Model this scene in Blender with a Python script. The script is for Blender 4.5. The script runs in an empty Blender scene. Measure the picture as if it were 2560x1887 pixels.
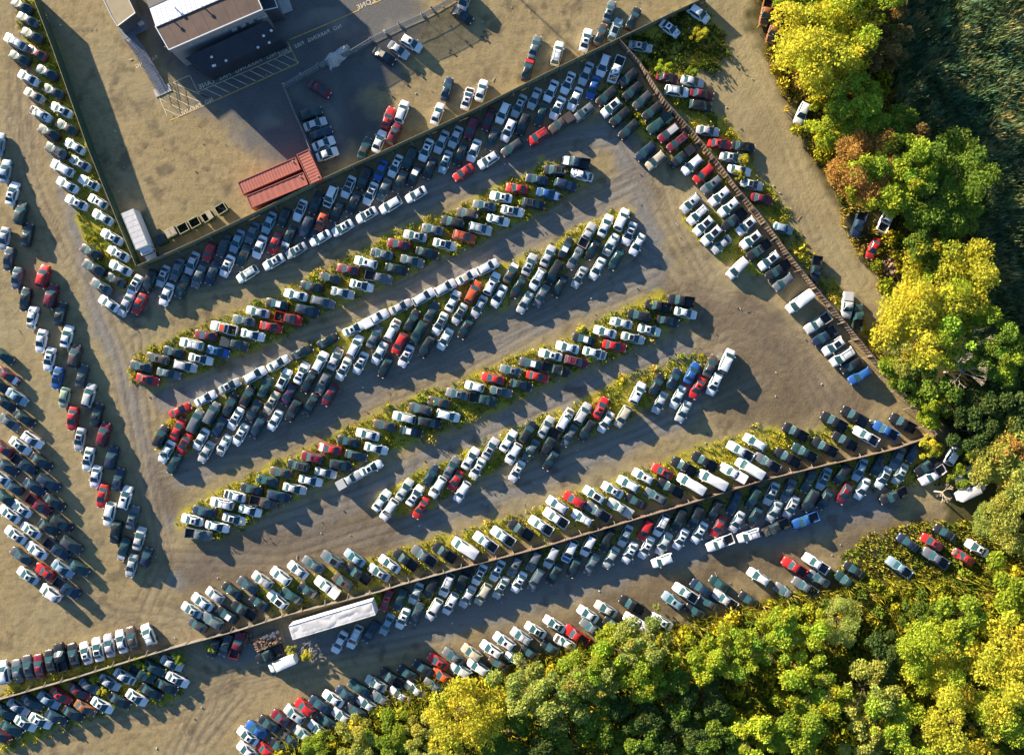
import bpy, bmesh, math, random
import numpy as np
from mathutils import Vector, Matrix, noise as mnoise
R=math.radians
random.seed(7); np.random.seed(7)
# ---------------------------------------------------------------- scale of the place
PPM=13.2            # photo pixels per metre on the ground
HC=134.7            # flying height of the drone
def W(px,py,z=0.0):
    k=(1-z/HC)/PPM
    return Vector(((px-1280)*k, -(py-943.5)*k, z))

# ---------------------------------------------------------------- surveyed vehicles
# row: (name, default heading, text)   "@x y" = tile origin (tile is 4x), then  x y code [heading]
# code: colour letter, type letter, flags (S sunroof, P panoramic roof, K roof rails, W wrecked, C covered bed), /c hood colour, ^c roof colour
ROWS=[
('row of cars backed against the tall green fence',151,'''@0 0;215 60 ts;275 195 gs;320 355 ds;365 530 cs;465 725 ns;530 915 ds 153;610 1100 wsS;665 1275 fs;745 1465 ws;
@0 370;800 155 ssS;890 350 wcP;975 535 whS;1025 695 ws;1115 890 wsS;1180 1055 wsS;1200 1200 ws 154'''),
('outer row beside the tall green fence',151,'''@0 0;145 415 wuK;190 580 ts;280 780 ws;340 955 es;400 1140 wsW;485 1325 ks;555 1505 duK;
@0 370;615 200 wu;670 370 ws;760 545 wsS 153;910 1040 ks;935 1195 ds;1155 1320 kh;1010 1385 gsS;1085 1555 ws 148'''),
('back row just below the long lot fence',246,'''@0 370;1345 1375 wsP 241;1495 1325 ku;1630 1280 ssS;1770 1215 gs;1920 1150 ss;2090 1035 rh;
@500 370;235 975 ds;370 930 ls;520 845 gs;690 745 ls;840 690 kh;1000 625 wc^k;1160 550 ks;1305 480 wu/k;1485 390 ws^k;1640 300 ku;1805 225 bs;1955 180 wsS;2095 100 tu;
@1000 0;260 1500 wsS;415 1420 ss;555 1370 ss;715 1280 mu 248;885 1190 ms 250;1030 1125 wu;1190 1060 ssS;1345 985 ss;1510 910 ws;1680 830 wsS;1860 735 ss;2035 650 wu 250;2165 690 wpW 248'''),
('front row below the long lot fence',246,'''@0 370;1255 1570 ss 243;1390 1555 rs 242;1665 1465 ws;1820 1385 ts^k;1985 1285 gs;2120 1255 ns;
@500 370;270 1180 wsS;435 1080 ts^k;595 990 ws;745 955 rs;890 885 ks/w;1065 785 nu;1215 730 ohS;1370 635 ks;1535 545 ks;1705 455 wsP;1840 415 gs;2000 340 fs;2145 275 ks^w;
@1000 370;300 200 ks 248;455 140 lsS 248;
@1000 0;605 1540 ks 250;740 1505 ws 248;920 1390 ds 250;1085 1300 wuS 245;1230 1240 ku 248;1410 1145 ts 250;1575 1080 wsS 244;1750 990 ws;1930 880 bs 250'''),
('nose to tail line along the upper lane',211,'''@500 370;470 1260 wuK;735 1140 wsS 209;960 1025 ssS 209;1200 900 ws 209;1425 800 wsS 209;1665 670 wsP 209;1905 570 wu 209;2160 465 ws 209;
@1000 370;635 245 rs 212;885 120 wuS 212;@1000 0;1125 1475 du 214;1385 1360 ruK 213;1615 1230 fpC 216;1845 1120 guS 218;2115 1075 wuP 220;2070 960 ku 222'''),
('upper row of the upper grass strip',167,'''@0 740;1410 705 dsS;1575 625 fuS;1735 560 ks;1910 480 wuK;2060 395 ms;
@500 740;235 320 wp^o/w;435 245 gs;575 160 ss;770 80 ks^w;@500 370;955 1470 ws;1115 1385 ks;1300 1300 fsS;1480 1215 ms;1655 1145 wuS 165;1815 1060 gsW;1990 965 ms;2150 880 ssS;
@1000 370;325 815 gs;530 740 ku 168;675 655 fu 170;845 575 gsS 170;1010 490 wsS 170;1170 405 rs 170;1370 315 ns 170;1550 225 kuK 172;1765 140 np/w 173'''),
('lower row of the upper grass strip',-14,'''@0 740;1475 835 rsS;1685 775 gs;1845 700 su;2005 630 wsP;
@500 740;180 555 bsS;340 480 dpC -12;525 390 ws;710 310 rs;880 225 rp^d -13;1070 145 nu;@500 370;1225 1540 gu;1425 1450 ss;1615 1375 wsP;1785 1295 gp;1965 1210 ks;2120 1130 gs;
@1000 370;270 1050 ks;450 965 wsP;640 885 ouK;800 805 suK;980 720 ws;1125 630 wsP -11;1330 555 kuK -10;1480 460 bs/w;1655 365 nu;1820 270 wsW'''),
('nose to tail line along the middle lane',28,'''@0 740;1800 1145 rs;2055 1025 ws;
@500 740;295 900 ssP;545 790 wu;780 675 ws;1020 565 ks;1275 450 ks;1540 330 wsS 25;1755 225 wpC;2005 110 ss;@1000 370;235 1490 wu 30;450 1395 wu;670 1290 ws^e;875 1190 wu'''),
('upper row between the two grass strips',63,'''@0 740;1605 1405 ku 64;1780 1330 rs;1950 1255 gv;2115 1175 gv;
@500 740;300 1090 ks 65;470 1005 ku;655 910 ts 64;835 835 wuP;1015 770 wsS;1200 660 wu;1350 630 ssW;1550 505 wu;1745 410 gs;1925 340 wuW;2120 245 ks;
@1000 740;315 160 ds;@1000 370;530 1530 ws;730 1440 ou;920 1355 wuS;1110 1250 fs/w;1295 1165 ssS 64;1480 1080 ss 64;1660 1000 ks^w;1875 870 sp;2055 775 ws 64;2220 715 wu 66'''),
('lower row between the two grass strips',241,'''@0 740;1840 1480 rs^k;1665 1555 ws;2010 1430 ws;2060 1560 ss;2190 1310 ns;@0 1110;1740 195 ts;
@500 740;235 1490 wsW;355 1225 wsS;405 1385 wsS;535 1145 ds;575 1310 ns;715 1065 esS;750 1240 ws;885 990 Ps 243;930 1145 ku;1085 860 ks 243;1105 1085 ksW;1230 870 guS 243;1295 990 ms;1435 730 wsS 243;1605 670 wsS 244;1795 570 ws;1855 705 ks 243;1995 475 ru 243;2060 600 wsS 243;2185 365 tu 242;
@1000 740;265 505 ku;400 275 ws^k;450 430 ws;595 180 ss^k;660 320 ks;790 105 ss;@1000 370;990 1480 ws;1250 1545 ss;1415 1475 gs;1600 1380 ks;1185 1390 ks;1375 1310 wuK;1545 1240 kv;1750 1105 gs;1930 1010 ks;2110 965 wsW;1795 1290 ssS;1975 1205 ws;2165 1110 ts;
@1500 370;295 855 wsP 246;375 965 ws 243'''),
('upper row of the lower grass strip',167,'''@0 1110;1920 760 wsS 166;2040 675 ns;@500 1110;215 595 wuK;345 520 ws/k;515 450 ks;670 365 tsS;810 285 fs;985 215 kuK;1125 135 muS;
@500 740;1300 1530 rs/w;1485 1455 ks;1675 1385 ws;1845 1295 fs;2040 1215 su;@1000 740;205 1130 du;390 1060 fs;570 980 gsS;745 905 wh 165;930 825 rs;1110 745 gsS;1310 675 ds^w;1505 590 wsS;1675 515 ws;1835 430 ks^w;2050 360 ws 165;
@1500 740;213 270 ss;395 195 ku 168;585 100 kp 170;815 45 kp 172'''),
('lower row of the lower grass strip',-14,'''@0 1110;1980 905 gp -9;@500 1110;170 825 ws -15;340 750 wsP;500 665 ws -15;635 585 fp;785 520 nu;945 445 ss -12;1105 365 ws;1255 285 ss;1405 210 ku -10;1560 115 dsP;
@500 740;1760 1525 ws;2110 1355 ks^w -12;@1000 740;290 1265 ku -10;480 1195 wu;830 1035 tp -12;1010 955 gsP -12;1210 890 ks -12;1375 805 rs -12;1560 735 kp^k;1760 655 muK;1945 570 ws/g;2145 500 rs;
@1500 740;330 420 ssP;495 340 wsS;680 250 ks -12;855 170 ws -12'''),
('short tail end pair under the lower grass strip',27,'''@500 1110;1710 240 wsP;1490 360 spC 30'''),
('upper row below the lower grass strip',59,'''@500 1110;1815 565 ws 54;2045 455 ss 56;2150 515 wsS 56;@1000 1110;310 315 ns;515 235 gs;705 145 ws;
@1000 740;905 1525 ssP;1085 1450 ws 58;1280 1360 ku;1460 1310 ss;1655 1235 wuW;1830 1175 su;2010 1120 rsS 62;@1500 740;380 970 wuS 62;570 885 ks 62;740 830 nsS 62;920 770 bs 62;1105 700 fs 66;1270 650 wv 65'''),
('lower row below the lower grass strip',239,'''@500 1110;1890 655 wu 236;@1000 1110;210 640 rsS;375 430 wu;555 365 rs;620 475 wu;775 245 wsS;1135 95 wu;1170 270 wsS;1515 155 ks;
@1000 740;1310 1540 gs;1510 1455 kp;1695 1395 gs;1870 1340 ku;2060 1260 ws;@1500 740;230 1205 eu;600 1065 ss 243;780 1010 ws 243;835 1155 ss 243;975 920 rsS 242;1145 880 wuS 245'''),
('upper row above the long rusty fence',147,'''@0 1474;1915 205 ssS 150;2020 125 ws 146;@500 1110;145 1510 sh 146;320 1465 ks/k;475 1410 ds;620 1360 suK 148;805 1320 wu 143;975 1260 ws 142;1130 1205 gs;1320 1155 guP;1545 1140 ls 145;1895 1200 ws 145;2055 1160 kp 145;
@1000 1110;240 1120 gp 145;445 1085 kp;650 1040 wV;855 980 wp 146;1030 925 wp 146;1210 860 kp;1410 815 wp;1575 610 wu 148;1745 560 ru 150;1945 510 wuP;2125 460 wsS 150;
@1500 1110;285 400 wu 152;435 325 wuS 152;625 275 rsP 150;845 225 kp 150;1050 175 kp 150;1410 70 wp 150;@1500 740;1555 1465 wu 150;1960 1360 kp/k 152;@2000 740;345 1255 kp 150;550 1200 kpC 150;860 1345 bp 150;1035 1270 kp 150'''),
('lower row against the long rusty fence',147,'''@0 1474;1975 355 dh 150;@500 1474;125 310 gu 150;270 255 ks^w;435 205 kp;@500 1110;595 1590 ks 145;775 1560 wuP 142;915 1520 ts 148;1085 1470 ks;1270 1430 wpC 145;1430 1380 fuS;1580 1300 kp 145;1790 1285 ssS;
@1000 1110;1560 740 wp^w;1825 740 wuK 150;1980 680 gp;@1500 1110;205 640 spC 150;360 575 ks 150;555 520 guS 150;710 440 kp 150;915 400 wV 150;1130 360 wV 152;1335 290 wpC 150;1505 245 wV 148;1680 185 gp 148;1880 135 kp 150;2050 85 tp 150;
@2000 740;250 1510 kp 150;455 1450 kp 148;665 1400 wp 150'''),
('row packed right under the long rusty fence',244,'''@500 1474;135 585 kh 248;255 555 ds 248;370 560 mp 73;1860 105 rsS 248;2000 100 ts 248;@1000 1110;160 1490 ss 245;310 1435 ku 245;465 1410 wuK 248;635 1340 kp 245;795 1305 wsP;975 1265 wsS 242;1150 1220 guS;1340 1165 gu;1515 1125 su;1700 1070 wu/b;1885 1010 wu;2070 960 ku;
@1500 1110;255 915 ss;455 855 ru;615 810 wuK;790 755 ku;960 725 ku;1150 665 ku;1345 590 ns;1535 540 tu;1715 495 ssS;1885 465 gs;2085 375 ts;@2000 1110;240 345 lsP;420 300 ku 240;600 255 ls;780 215 ks;975 140 gs;1140 75 ns'''),
('outer row below the long rusty fence',241,'''@500 1474;1395 525 ws;1545 475 wuK 245;1705 420 ns;1870 345 ls 245;2030 285 wsS 245;2170 235 ds 246;@1000 1474;340 195 wu;505 140 wuS;@1000 1110;675 1525 ss;830 1500 eu;1010 1435 ssP;1190 1380 wsS;1360 1355 gu;1550 1295 ks;1745 1230 ks 245;1920 1200 gs;2110 1135 ss;
@1500 1110;300 1085 wsS;465 1035 wsS;640 995 ss;810 950 wsS;995 885 wsS;1180 825 rs;1370 775 ss;1550 720 ks;1745 670 ss;1915 630 ssS;2100 565 ku;@2000 1110;250 550 ks;450 490 ms;625 445 ws;835 335 ws^k;1005 300 ssS'''),
('loose line along the lower lane',201,'''@500 1474;690 650 kp 203;825 740 wV 203;@1500 1110;630 1165 wu;1205 990 wp 203;1495 915 wuK 198;1765 835 kpW 205;2060 765 bp;@2000 1110;945 520 kp 205;1335 310 wp 212;1280 215 kp 215;1680 290 wp 205'''),
('upper row beside the lower woods',147,'''@500 1474;475 1465 wsS 144;560 1400 bs;690 1345 ks;810 1290 msS 145;945 1245 suS 145;1050 1180 ru 145;1200 1150 ns;1330 1090 ws;1460 1045 ns;1585 985 ts;1760 940 ss 150;1920 890 kp;2080 840 ks;
@1000 1474;235 785 ks;380 720 rsS;535 670 gs;720 635 eu;915 600 wuS;1045 520 wuS;1215 470 suK;1355 405 wsP 150;1545 345 wsS 150;1880 245 ws;2060 195 ss 150;@1500 1110;320 1610 kp 150;730 1570 luS 145;860 1490 wp;1010 1440 nu 145;1200 1405 ts 145;1590 1330 wu;1950 1230 rp 148;@2000 1110;165 1195 wp 148;545 1260 ks 145;1080 985 ns 145;1320 980 rsS 148;1455 890 ks 148'''),
('lower row beside the lower woods',146,'''@500 1474;470 1610 ws 145;650 1600 rh;790 1570 ks;915 1510 ksW;1040 1450 ss 145;1185 1400 ws 143;1280 1320 ks;1425 1270 ss;1565 1220 ds;1675 1150 ss;1815 1095 gs 148;2000 1050 ws;2150 1000 ws 148;
@1000 1474;340 965 gs;420 865 os 148;610 810 su 150;780 775 wu;990 740 fs;1155 695 ws;1310 640 ks;1515 590 ks;1650 530 wsW 150;1765 460 rp;1925 390 gp;2140 360 ku 150;@1500 1110;365 1785 wpC 150;615 1775 wsS 150;965 1680 ks 150;1090 1590 ds;1255 1560 sp 145;1495 1565 ks 145;1870 1490 gp;2055 1430 gp;
@2000 1110;190 1350 gs;470 1375 tp 143;1000 1235 lp 145;1360 1140 gp;1635 1130 rsW 145;1770 1040 wsS 148'''),
('inner column left of the central yard',76,'''@0 370;200 655 tu 78;270 870 ks 78;425 1280 ru;505 1480 mu;@0 740;600 180 ks;665 405 ws;740 600 fu 78;815 800 ds;885 995 su 74;965 1190 ks;1030 1385 mu;@0 1110;1110 140 nu;1180 355 ns;1250 540 wuS 74;1325 735 gsS 74;1390 945 ss 74;1460 1135 nh 74'''),
('outer column left of the central yard',258,'''@0 370;50 230 ls 83;120 455 wsS 75;40 905 ss;85 1110 ds;165 1300 gs;250 1515 ks;@0 740;320 215 wsW;410 450 ws 260;490 630 wsS;570 820 bsS;640 1015 Gh;725 1225 rs 262;795 1430 ssP 260;@0 1110;880 150 wsS;955 325 ws;1025 520 rs;1090 700 wu;1155 885 ku 260;1235 1050 ts/s 252;1315 1215 ss 256;@0 0;-15 1440 ls 80'''),
('upper row of the far left block',-35,'''@0 740;30 600 ts;80 800 ms/w;165 1010 ls;240 1225 ks;315 1440 wuK;@0 1110;410 175 ks;480 385 nu;540 580 ks;610 795 ku;710 1010 du;785 1235 ts'''),
('middle row of the far left block',-36,'''@0 740;-15 890 ks;50 1075 ks;90 1265 gs;200 1500 wsS;@0 1110;235 205 np;340 430 ns;380 610 mp;485 835 ks;560 1050 np;625 1250 ls;660 1440 np'''),
('lower row of the far left block',146,'''@0 740;20 1520 ms;@0 1110;70 235 ns -35;120 430 ns;-5 330 ws;30 530 ts;205 645 wsS;90 700 wsS;305 865 wsS;150 910 wsS;360 1065 ws;205 1120 ds;440 1275 rc/r;275 1315 ssS;500 1490 wu'''),
('row above the lower left grey fence',102,'''@0 1474;30 830 wu 100;170 815 gs 100;280 775 dsS 101;390 765 ms 101;500 720 ks;605 680 kp 103;735 655 ks 106;855 635 wsS 106;975 600 wsP;1090 560 ss 101;1210 520 ws;1320 490 fs 104;1480 455 wuK 114'''),
('upper row below the lower left grey fence',-32,'''@0 1474;60 1225 ts -36;180 1175 ss -34;320 1130 ds -34;485 1105 ls -34;610 1060 rsS -36;790 1020 ms -36;900 965 gs -33;1090 930 ss;1245 870 wsW;1420 840 tp -30;1545 785 ts;1715 735 ss -28'''),
('lower row below the lower left grey fence',-32,'''@0 1474;0 1460 ms;110 1390 ts -34;250 1335 wsS;400 1310 wsS -30;560 1275 ns;730 1240 ks;850 1185 RsW;1020 1155 wsS;1195 1110 ks;1365 1080 wsS;1510 1020 ks;1665 970 ks -30;1770 900 wsS -29'''),
('line parked at the wall of the shaded lot',21,'''@500 0;1105 1130 tuS 18;1150 1240 ss;1210 1330 ns 20;1235 1435 ws 22;1270 1540 ws 22'''),
('upper gravel lot behind the long fence',72,'''@500 0;2110 430 wuS -29;1985 500 ss -33;1840 560 ks^e -30;1195 890 ms -31;2020 1115 wu;1880 1180 rc 71;1935 1340 muS 66;1790 1415 ws 68;1645 1485 ts^f 70;@1000 0;645 0 su 250;620 150 ks -31;470 890 ns 74;675 985 wsS/k 74;815 905 ws 74;375 1140 ws 70;1275 695 ks/r 75;1350 470 gs;1575 530 wuK 75;1860 400 wsS 74;2005 350 fs 70;2155 295 luP 68;2095 115 gsS 71;@1500 0;335 185 ks 65'''),
('row against the right hand rusty fence',219,'''@1500 0;285 780 ku 221;330 910 ku 220;430 1000 du 222;530 1110 ku 218;600 1230 tpC 218;690 1330 mu^s;780 1420 muK;@1500 370;825 85 kpC;925 165 wu 220;1040 255 ru 220;1120 365 guS;1200 480 wuS;1290 590 wuS;1345 715 kp;1465 775 wuP;1515 915 wuP;1595 1020 kpK 217;1695 1125 wuP;1785 1220 kp 215;1840 1340 gu 217;2005 1535 wV 218;
@2000 740;185 270 sp 213;250 400 np 215;340 500 wuP 214;430 605 wvK 213;520 690 ku 213;605 795 bu 210'''),
('outer row by the right hand rusty fence',221,'''@1500 0;205 1165 ku 220;290 1295 ku 222;460 1515 nu 220;@1500 370;560 120 eu 220;910 550 suS 222;980 665 wuK 222;1040 775 wuP 222;1120 870 wuP 222;1215 965 ss 220;1380 1200 wv 225'''),
('weedy row outside the right hand fence',-9,'''@1500 0;405 465 ssS;700 285 wsS -38;990 135 wu -35;675 780 msS -10;925 815 ss -12;770 910 wuK -8;1020 940 ms -10;1005 1055 ku -6;1080 1310 ss -8;1200 1440 rsS -7;1435 1465 ks -7;
@1500 370;1320 95 ssS;1395 225 ws -12;1520 365 ssP -12;1620 510 ms -12;1835 805 lh -15'''),
('scatter of wrecks along the dirt road',255,'''@1500 0;1665 120 Rp/k 257;1740 300 Rp/k 255;2025 1130 wu 245;@2000 370;165 1210 kp 262;595 760 np 250;870 710 wpW 65;735 1005 rs 248;@2000 740;480 90 spC 264;585 215 tp 85;@2000 1110;1535 100 wuW 60;1720 470 wV 25'''),
]
# ---------------------------------------------------------------- scene basics
sc=bpy.context.scene
C=sc.collection
COLS={'w':(.80,.81,.82),'s':(.47,.485,.50),'g':(.125,.142,.165),'d':(.045,.053,.062),'k':(.012,.014,.018),'r':(.50,.018,.016),
'm':(.15,.008,.022),'b':(.02,.095,.34),'n':(.012,.026,.062),'t':(.014,.045,.046),'l':(.27,.38,.47),'e':(.47,.41,.31),'f':(.075,.056,.048),
'o':(.60,.085,.018),'P':(.055,.016,.062),'c':(.25,.062,.045),'R':(.30,.11,.035),'G':(.36,.45,.33)}
CNAME={'w':'white','s':'silver','g':'grey','d':'dark grey','k':'black','r':'red','m':'maroon','b':'blue','n':'navy blue','t':'dark teal','l':'pale blue','e':'beige','f':'brown','o':'orange','P':'purple','c':'faded red','R':'rusty orange','G':'pale green'}
def new_obj(name,data,parent=None):
    o=bpy.data.objects.new(name,data); C.objects.link(o)
    if parent is not None: o.parent=parent
    return o
def tag(o,label=None,cat=None,group=None,kind=None):
    if label: o['label']=label
    if cat: o['category']=cat
    if group: o['group']=group
    if kind: o['kind']=kind
    return o
def thing(name,label,cat,loc=(0,0,0),rz=0,group=None):
    o=new_obj(name,None); o.location=loc; o.rotation_euler=(0,0,rz); o.empty_display_size=.3
    return tag(o,label,cat,group)
class MB:
    def __init__(s): s.v=[];s.f=[];s.m=[]
    def add(s,vs,fs,mi=0):
        b=len(s.v); s.v+= [tuple(x) for x in vs]; s.f+=[tuple(b+i for i in f) for f in fs]; s.m+=[mi]*len(fs); return s
    def box(s,c,d,mi=0,rz=0,tilt=None):
        x,y,z=d[0]/2,d[1]/2,d[2]/2
        vs=[Vector(p) for p in((-x,-y,-z),(x,-y,-z),(x,y,-z),(-x,y,-z),(-x,-y,z),(x,-y,z),(x,y,z),(-x,y,z))]
        M=Matrix.Rotation(rz,3,'Z')
        if tilt is not None: M=M@tilt
        c=Vector(c)
        return s.add([M@v+c for v in vs],[(3,2,1,0),(4,5,6,7),(0,1,5,4),(1,2,6,5),(2,3,7,6),(3,0,4,7)],mi)
    def bar(s,a,b,r,mi=0,n=6,r2=None):
        a=Vector(a);b=Vector(b);d=(b-a)
        if d.length<1e-5: return s
        d.normalize(); u=d.orthogonal().normalized(); w=d.cross(u); r2=r if r2 is None else r2
        vs=[a+(u*math.cos(t)+w*math.sin(t))*r for t in [2*math.pi*i/n for i in range(n)]]+[b+(u*math.cos(t)+w*math.sin(t))*r2 for t in [2*math.pi*i/n for i in range(n)]]
        return s.add(vs,[(i,(i+1)%n,n+(i+1)%n,n+i) for i in range(n)]+[tuple(range(n-1,-1,-1)),tuple(range(n,2*n))],mi)
    def prism(s,pts,z0,z1,mi=0,mtop=None):
        n=len(pts); z1=z1 if isinstance(z1,(list,tuple)) else [z1]*n
        vs=[(p[0],p[1],z0) for p in pts]+[(p[0],p[1],z) for p,z in zip(pts,z1)]
        s.add(vs,[(i,(i+1)%n,n+(i+1)%n,n+i) for i in range(n)]+[tuple(range(n-1,-1,-1))],mi)
        return s.add(vs[n:],[tuple(range(n))],mi if mtop is None else mtop)
    def mesh(s,name,mats,smooth=None):
        me=bpy.data.meshes.new(name); me.from_pydata(s.v,[],s.f); 
        for m in (mats if isinstance(mats,(list,tuple)) else [mats]): me.materials.append(m)
        if any(s.m): me.polygons.foreach_set('material_index',s.m)
        me.update()
        if smooth is not None:
            me.polygons.foreach_set('use_smooth',[True]*len(me.polygons)); me.set_sharp_from_angle(angle=R(smooth))
        return me
    def obj(s,name,mats,parent=None,smooth=None): return new_obj(name,s.mesh(name,mats,smooth),parent)

# ---------------------------------------------------------------- materials
def mat(name,col=(.5,.5,.5),rough=.6,metal=0,noise=.0,nscale=3,col2=None,coat=0,bump=0,spec=.5,objcol=False,bscale=None):
    m=bpy.data.materials.new(name); m.use_nodes=True; nt=m.node_tree; n=nt.nodes; L=nt.links
    b=n['Principled BSDF']; b.inputs['Roughness'].default_value=rough; b.inputs['Metallic'].default_value=metal
    b.inputs['Specular IOR Level'].default_value=spec
    if coat: b.inputs['Coat Weight'].default_value=coat; b.inputs['Coat Roughness'].default_value=.08
    src=None
    if objcol:
        oi=n.new('ShaderNodeObjectInfo'); src=oi.outputs['Color']
    tc=n.new('ShaderNodeTexCoord')
    if noise or col2:
        nz=n.new('ShaderNodeTexNoise'); nz.inputs['Scale'].default_value=nscale; nz.inputs['Detail'].default_value=6; nz.inputs['Roughness'].default_value=.65
        L.new(tc.outputs['Object'],nz.inputs['Vector'])
        mx=n.new('ShaderNodeMix'); mx.data_type='RGBA'
        rp=n.new('ShaderNodeMapRange'); rp.inputs[1].default_value=.35; rp.inputs[2].default_value=.68; L.new(nz.outputs['Fac'],rp.inputs[0]); L.new(rp.outputs[0],mx.inputs[0])
        c2=col2 or tuple(c*(1-noise) for c in col)
        if src: L.new(src,mx.inputs[6])
        else: mx.inputs[6].default_value=(*col,1)
        mx.inputs[7].default_value=(*c2,1)
        src=mx.outputs[2]
    if src: L.new(src,b.inputs['Base Color'])
    else: b.inputs['Base Color'].default_value=(*col,1)
    if bump:
        nb=n.new('ShaderNodeTexNoise'); nb.inputs['Scale'].default_value=bscale or nscale*4; nb.inputs['Detail'].default_value=5
        L.new(tc.outputs['Object'],nb.inputs['Vector'])
        bp=n.new('ShaderNodeBump'); bp.inputs['Strength'].default_value=bump; bp.inputs['Distance'].default_value=.05
        L.new(nb.outputs['Fac'],bp.inputs['Height']); L.new(bp.outputs[0],b.inputs['Normal'])
    return m
def paint_mat():
    m=bpy.data.materials.new('car_paint'); m.use_nodes=True; nt=m.node_tree; n=nt.nodes; L=nt.links
    b=n['Principled BSDF']; oi=n.new('ShaderNodeObjectInfo'); tc=n.new('ShaderNodeTexCoord')
    add=n.new('ShaderNodeVectorMath'); add.operation='ADD'; L.new(tc.outputs['Object'],add.inputs[0])
    sc_=n.new('ShaderNodeVectorMath'); sc_.operation='SCALE'; sc_.inputs[0].default_value=(53,31,17); L.new(oi.outputs['Random'],sc_.inputs['Scale']); L.new(sc_.outputs[0],add.inputs[1])
    nz=n.new('ShaderNodeTexNoise'); nz.inputs['Scale'].default_value=1.6; nz.inputs['Detail'].default_value=7; nz.inputs['Roughness'].default_value=.7; L.new(add.outputs[0],nz.inputs['Vector'])
    rp=n.new('ShaderNodeMapRange'); rp.inputs[1].default_value=.42; rp.inputs[2].default_value=.75; rp.inputs[4].default_value=.09; L.new(nz.outputs['Fac'],rp.inputs[0])
    mul=n.new('ShaderNodeMath'); mul.operation='MULTIPLY'; L.new(rp.outputs[0],mul.inputs[0]); 
    r2=n.new('ShaderNodeMapRange'); r2.inputs[3].default_value=.25; r2.inputs[4].default_value=1.0; L.new(oi.outputs['Random'],r2.inputs[0]); L.new(r2.outputs[0],mul.inputs[1])
    mx=n.new('ShaderNodeMix'); mx.data_type='RGBA'; L.new(mul.outputs[0],mx.inputs[0]); L.new(oi.outputs['Color'],mx.inputs[6]); mx.inputs[7].default_value=(.24,.23,.21,1)
    L.new(mx.outputs[2],b.inputs['Base Color'])
    ro=n.new('ShaderNodeMapRange'); ro.inputs[3].default_value=.26; ro.inputs[4].default_value=.55; L.new(nz.outputs['Fac'],ro.inputs[0]); L.new(ro.outputs[0],b.inputs['Roughness'])
    b.inputs['Coat Weight'].default_value=.35; b.inputs['Coat Roughness'].default_value=.1
    # seams of doors, hood and boot come with the panels; a faint orange-peel keeps reflections from being perfect
    nb=n.new('ShaderNodeTexNoise'); nb.inputs['Scale'].default_value=2.2; nb.inputs['Detail'].default_value=3; L.new(add.outputs[0],nb.inputs['Vector'])
    bp=n.new('ShaderNodeBump'); bp.inputs['Strength'].default_value=.12; bp.inputs['Distance'].default_value=.08; L.new(nb.outputs['Fac'],bp.inputs['Height']); L.new(bp.outputs[0],b.inputs['Normal'])
    return m
PAINT=paint_mat()
def glass_mat():
    m=mat('car_glass',(.012,.048,.062),rough=.08,spec=.55,col2=(.03,.075,.088),nscale=1.2)
    return m
GLASS=glass_mat()
TYRE=mat('tyre_rubber',(.018,.018,.019),rough=.85); RIM=mat('wheel_rim',(.36,.37,.38),rough=.35,metal=.8)
DARK=mat('black_trim',(.02,.021,.023),rough=.55); LAMP=mat('lamp_lens',(.75,.76,.74),rough=.15,coat=.5); TAIL=mat('tail_lens',(.42,.012,.012),rough=.2,coat=.5)
SUNG=mat('roof_glass',(.012,.014,.017),rough=.08,spec=.8); CHROME=mat('rack_metal',(.42,.43,.44),rough=.3,metal=.8)
ENG=mat('engine_parts',(.035,.033,.032),rough=.6,col2=(.20,.18,.16),nscale=5)

# ---------------------------------------------------------------- vehicle meshes
SPEC={
# L, W, H, top profile [(x,z)], cabin belt front/rear, roof front/rear, belt half width, roof half width, wheel x
's':dict(L=4.85,W=1.82,H=1.45,top=[(2.42,.58),(2.30,.70),(1.9,.80),(1.0,.95),(-1.5,.99),(-2.2,1.0),(-2.36,.93),(-2.42,.66)],cab=(1.30,-1.92,.16,-1.02),bw=.85,rw=.60,wx=(1.42,-1.38)),
'c':dict(L=4.7,W=1.84,H=1.32,top=[(2.35,.56),(2.2,.68),(1.6,.80),(.7,.90),(-1.4,.95),(-2.1,.98),(-2.28,.9),(-2.35,.62)],cab=(.85,-1.98,-.15,-1.12),bw=.83,rw=.58,wx=(1.38,-1.35)),
'h':dict(L=4.2,W=1.76,H=1.5,top=[(2.1,.58),(1.98,.72),(1.6,.84),(.95,.97),(-1.6,1.0),(-1.95,.97),(-2.06,.85),(-2.1,.62)],cab=(1.12,-2.02,.3,-1.45),bw=.81,rw=.62,wx=(1.28,-1.28)),
'u':dict(L=4.75,W=1.9,H=1.76,top=[(2.37,.66),(2.27,.86),(1.9,.98),(1.05,1.08),(-1.8,1.1),(-2.2,1.08),(-2.32,.95),(-2.37,.7)],cab=(1.32,-2.31,.36,-1.82),bw=.88,rw=.66,wx=(1.42,-1.4)),
'v':dict(L=5.1,W=1.98,H=1.78,top=[(2.55,.66),(2.45,.85),(2.1,.98),(1.5,1.08),(-2.0,1.1),(-2.4,1.08),(-2.5,.95),(-2.55,.7)],cab=(1.72,-2.49,.70,-2.15),bw=.91,rw=.74,wx=(1.6,-1.5)),
'V':dict(L=6.0,W=2.04,H=2.35,top=[(3.0,.7),(2.92,.95),(2.6,1.12),(2.1,1.22),(-2.5,1.25),(-2.85,1.25),(-2.95,1.1),(-3.0,.75)],cab=(2.15,-2.93,1.35,-2.86),bw=.96,rw=.86,wx=(2.0,-1.75)),
'p':dict(L=5.75,W=1.98,H=1.85,top=[(2.87,.7),(2.77,.92),(2.4,1.05),(1.3,1.14),(-.75,1.14),(-.8,.62),(-2.75,.62),(-2.87,.58)],cab=(1.42,-.76,.66,-.52),bw=.90,rw=.70,wx=(1.85,-1.75)),
}
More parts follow.
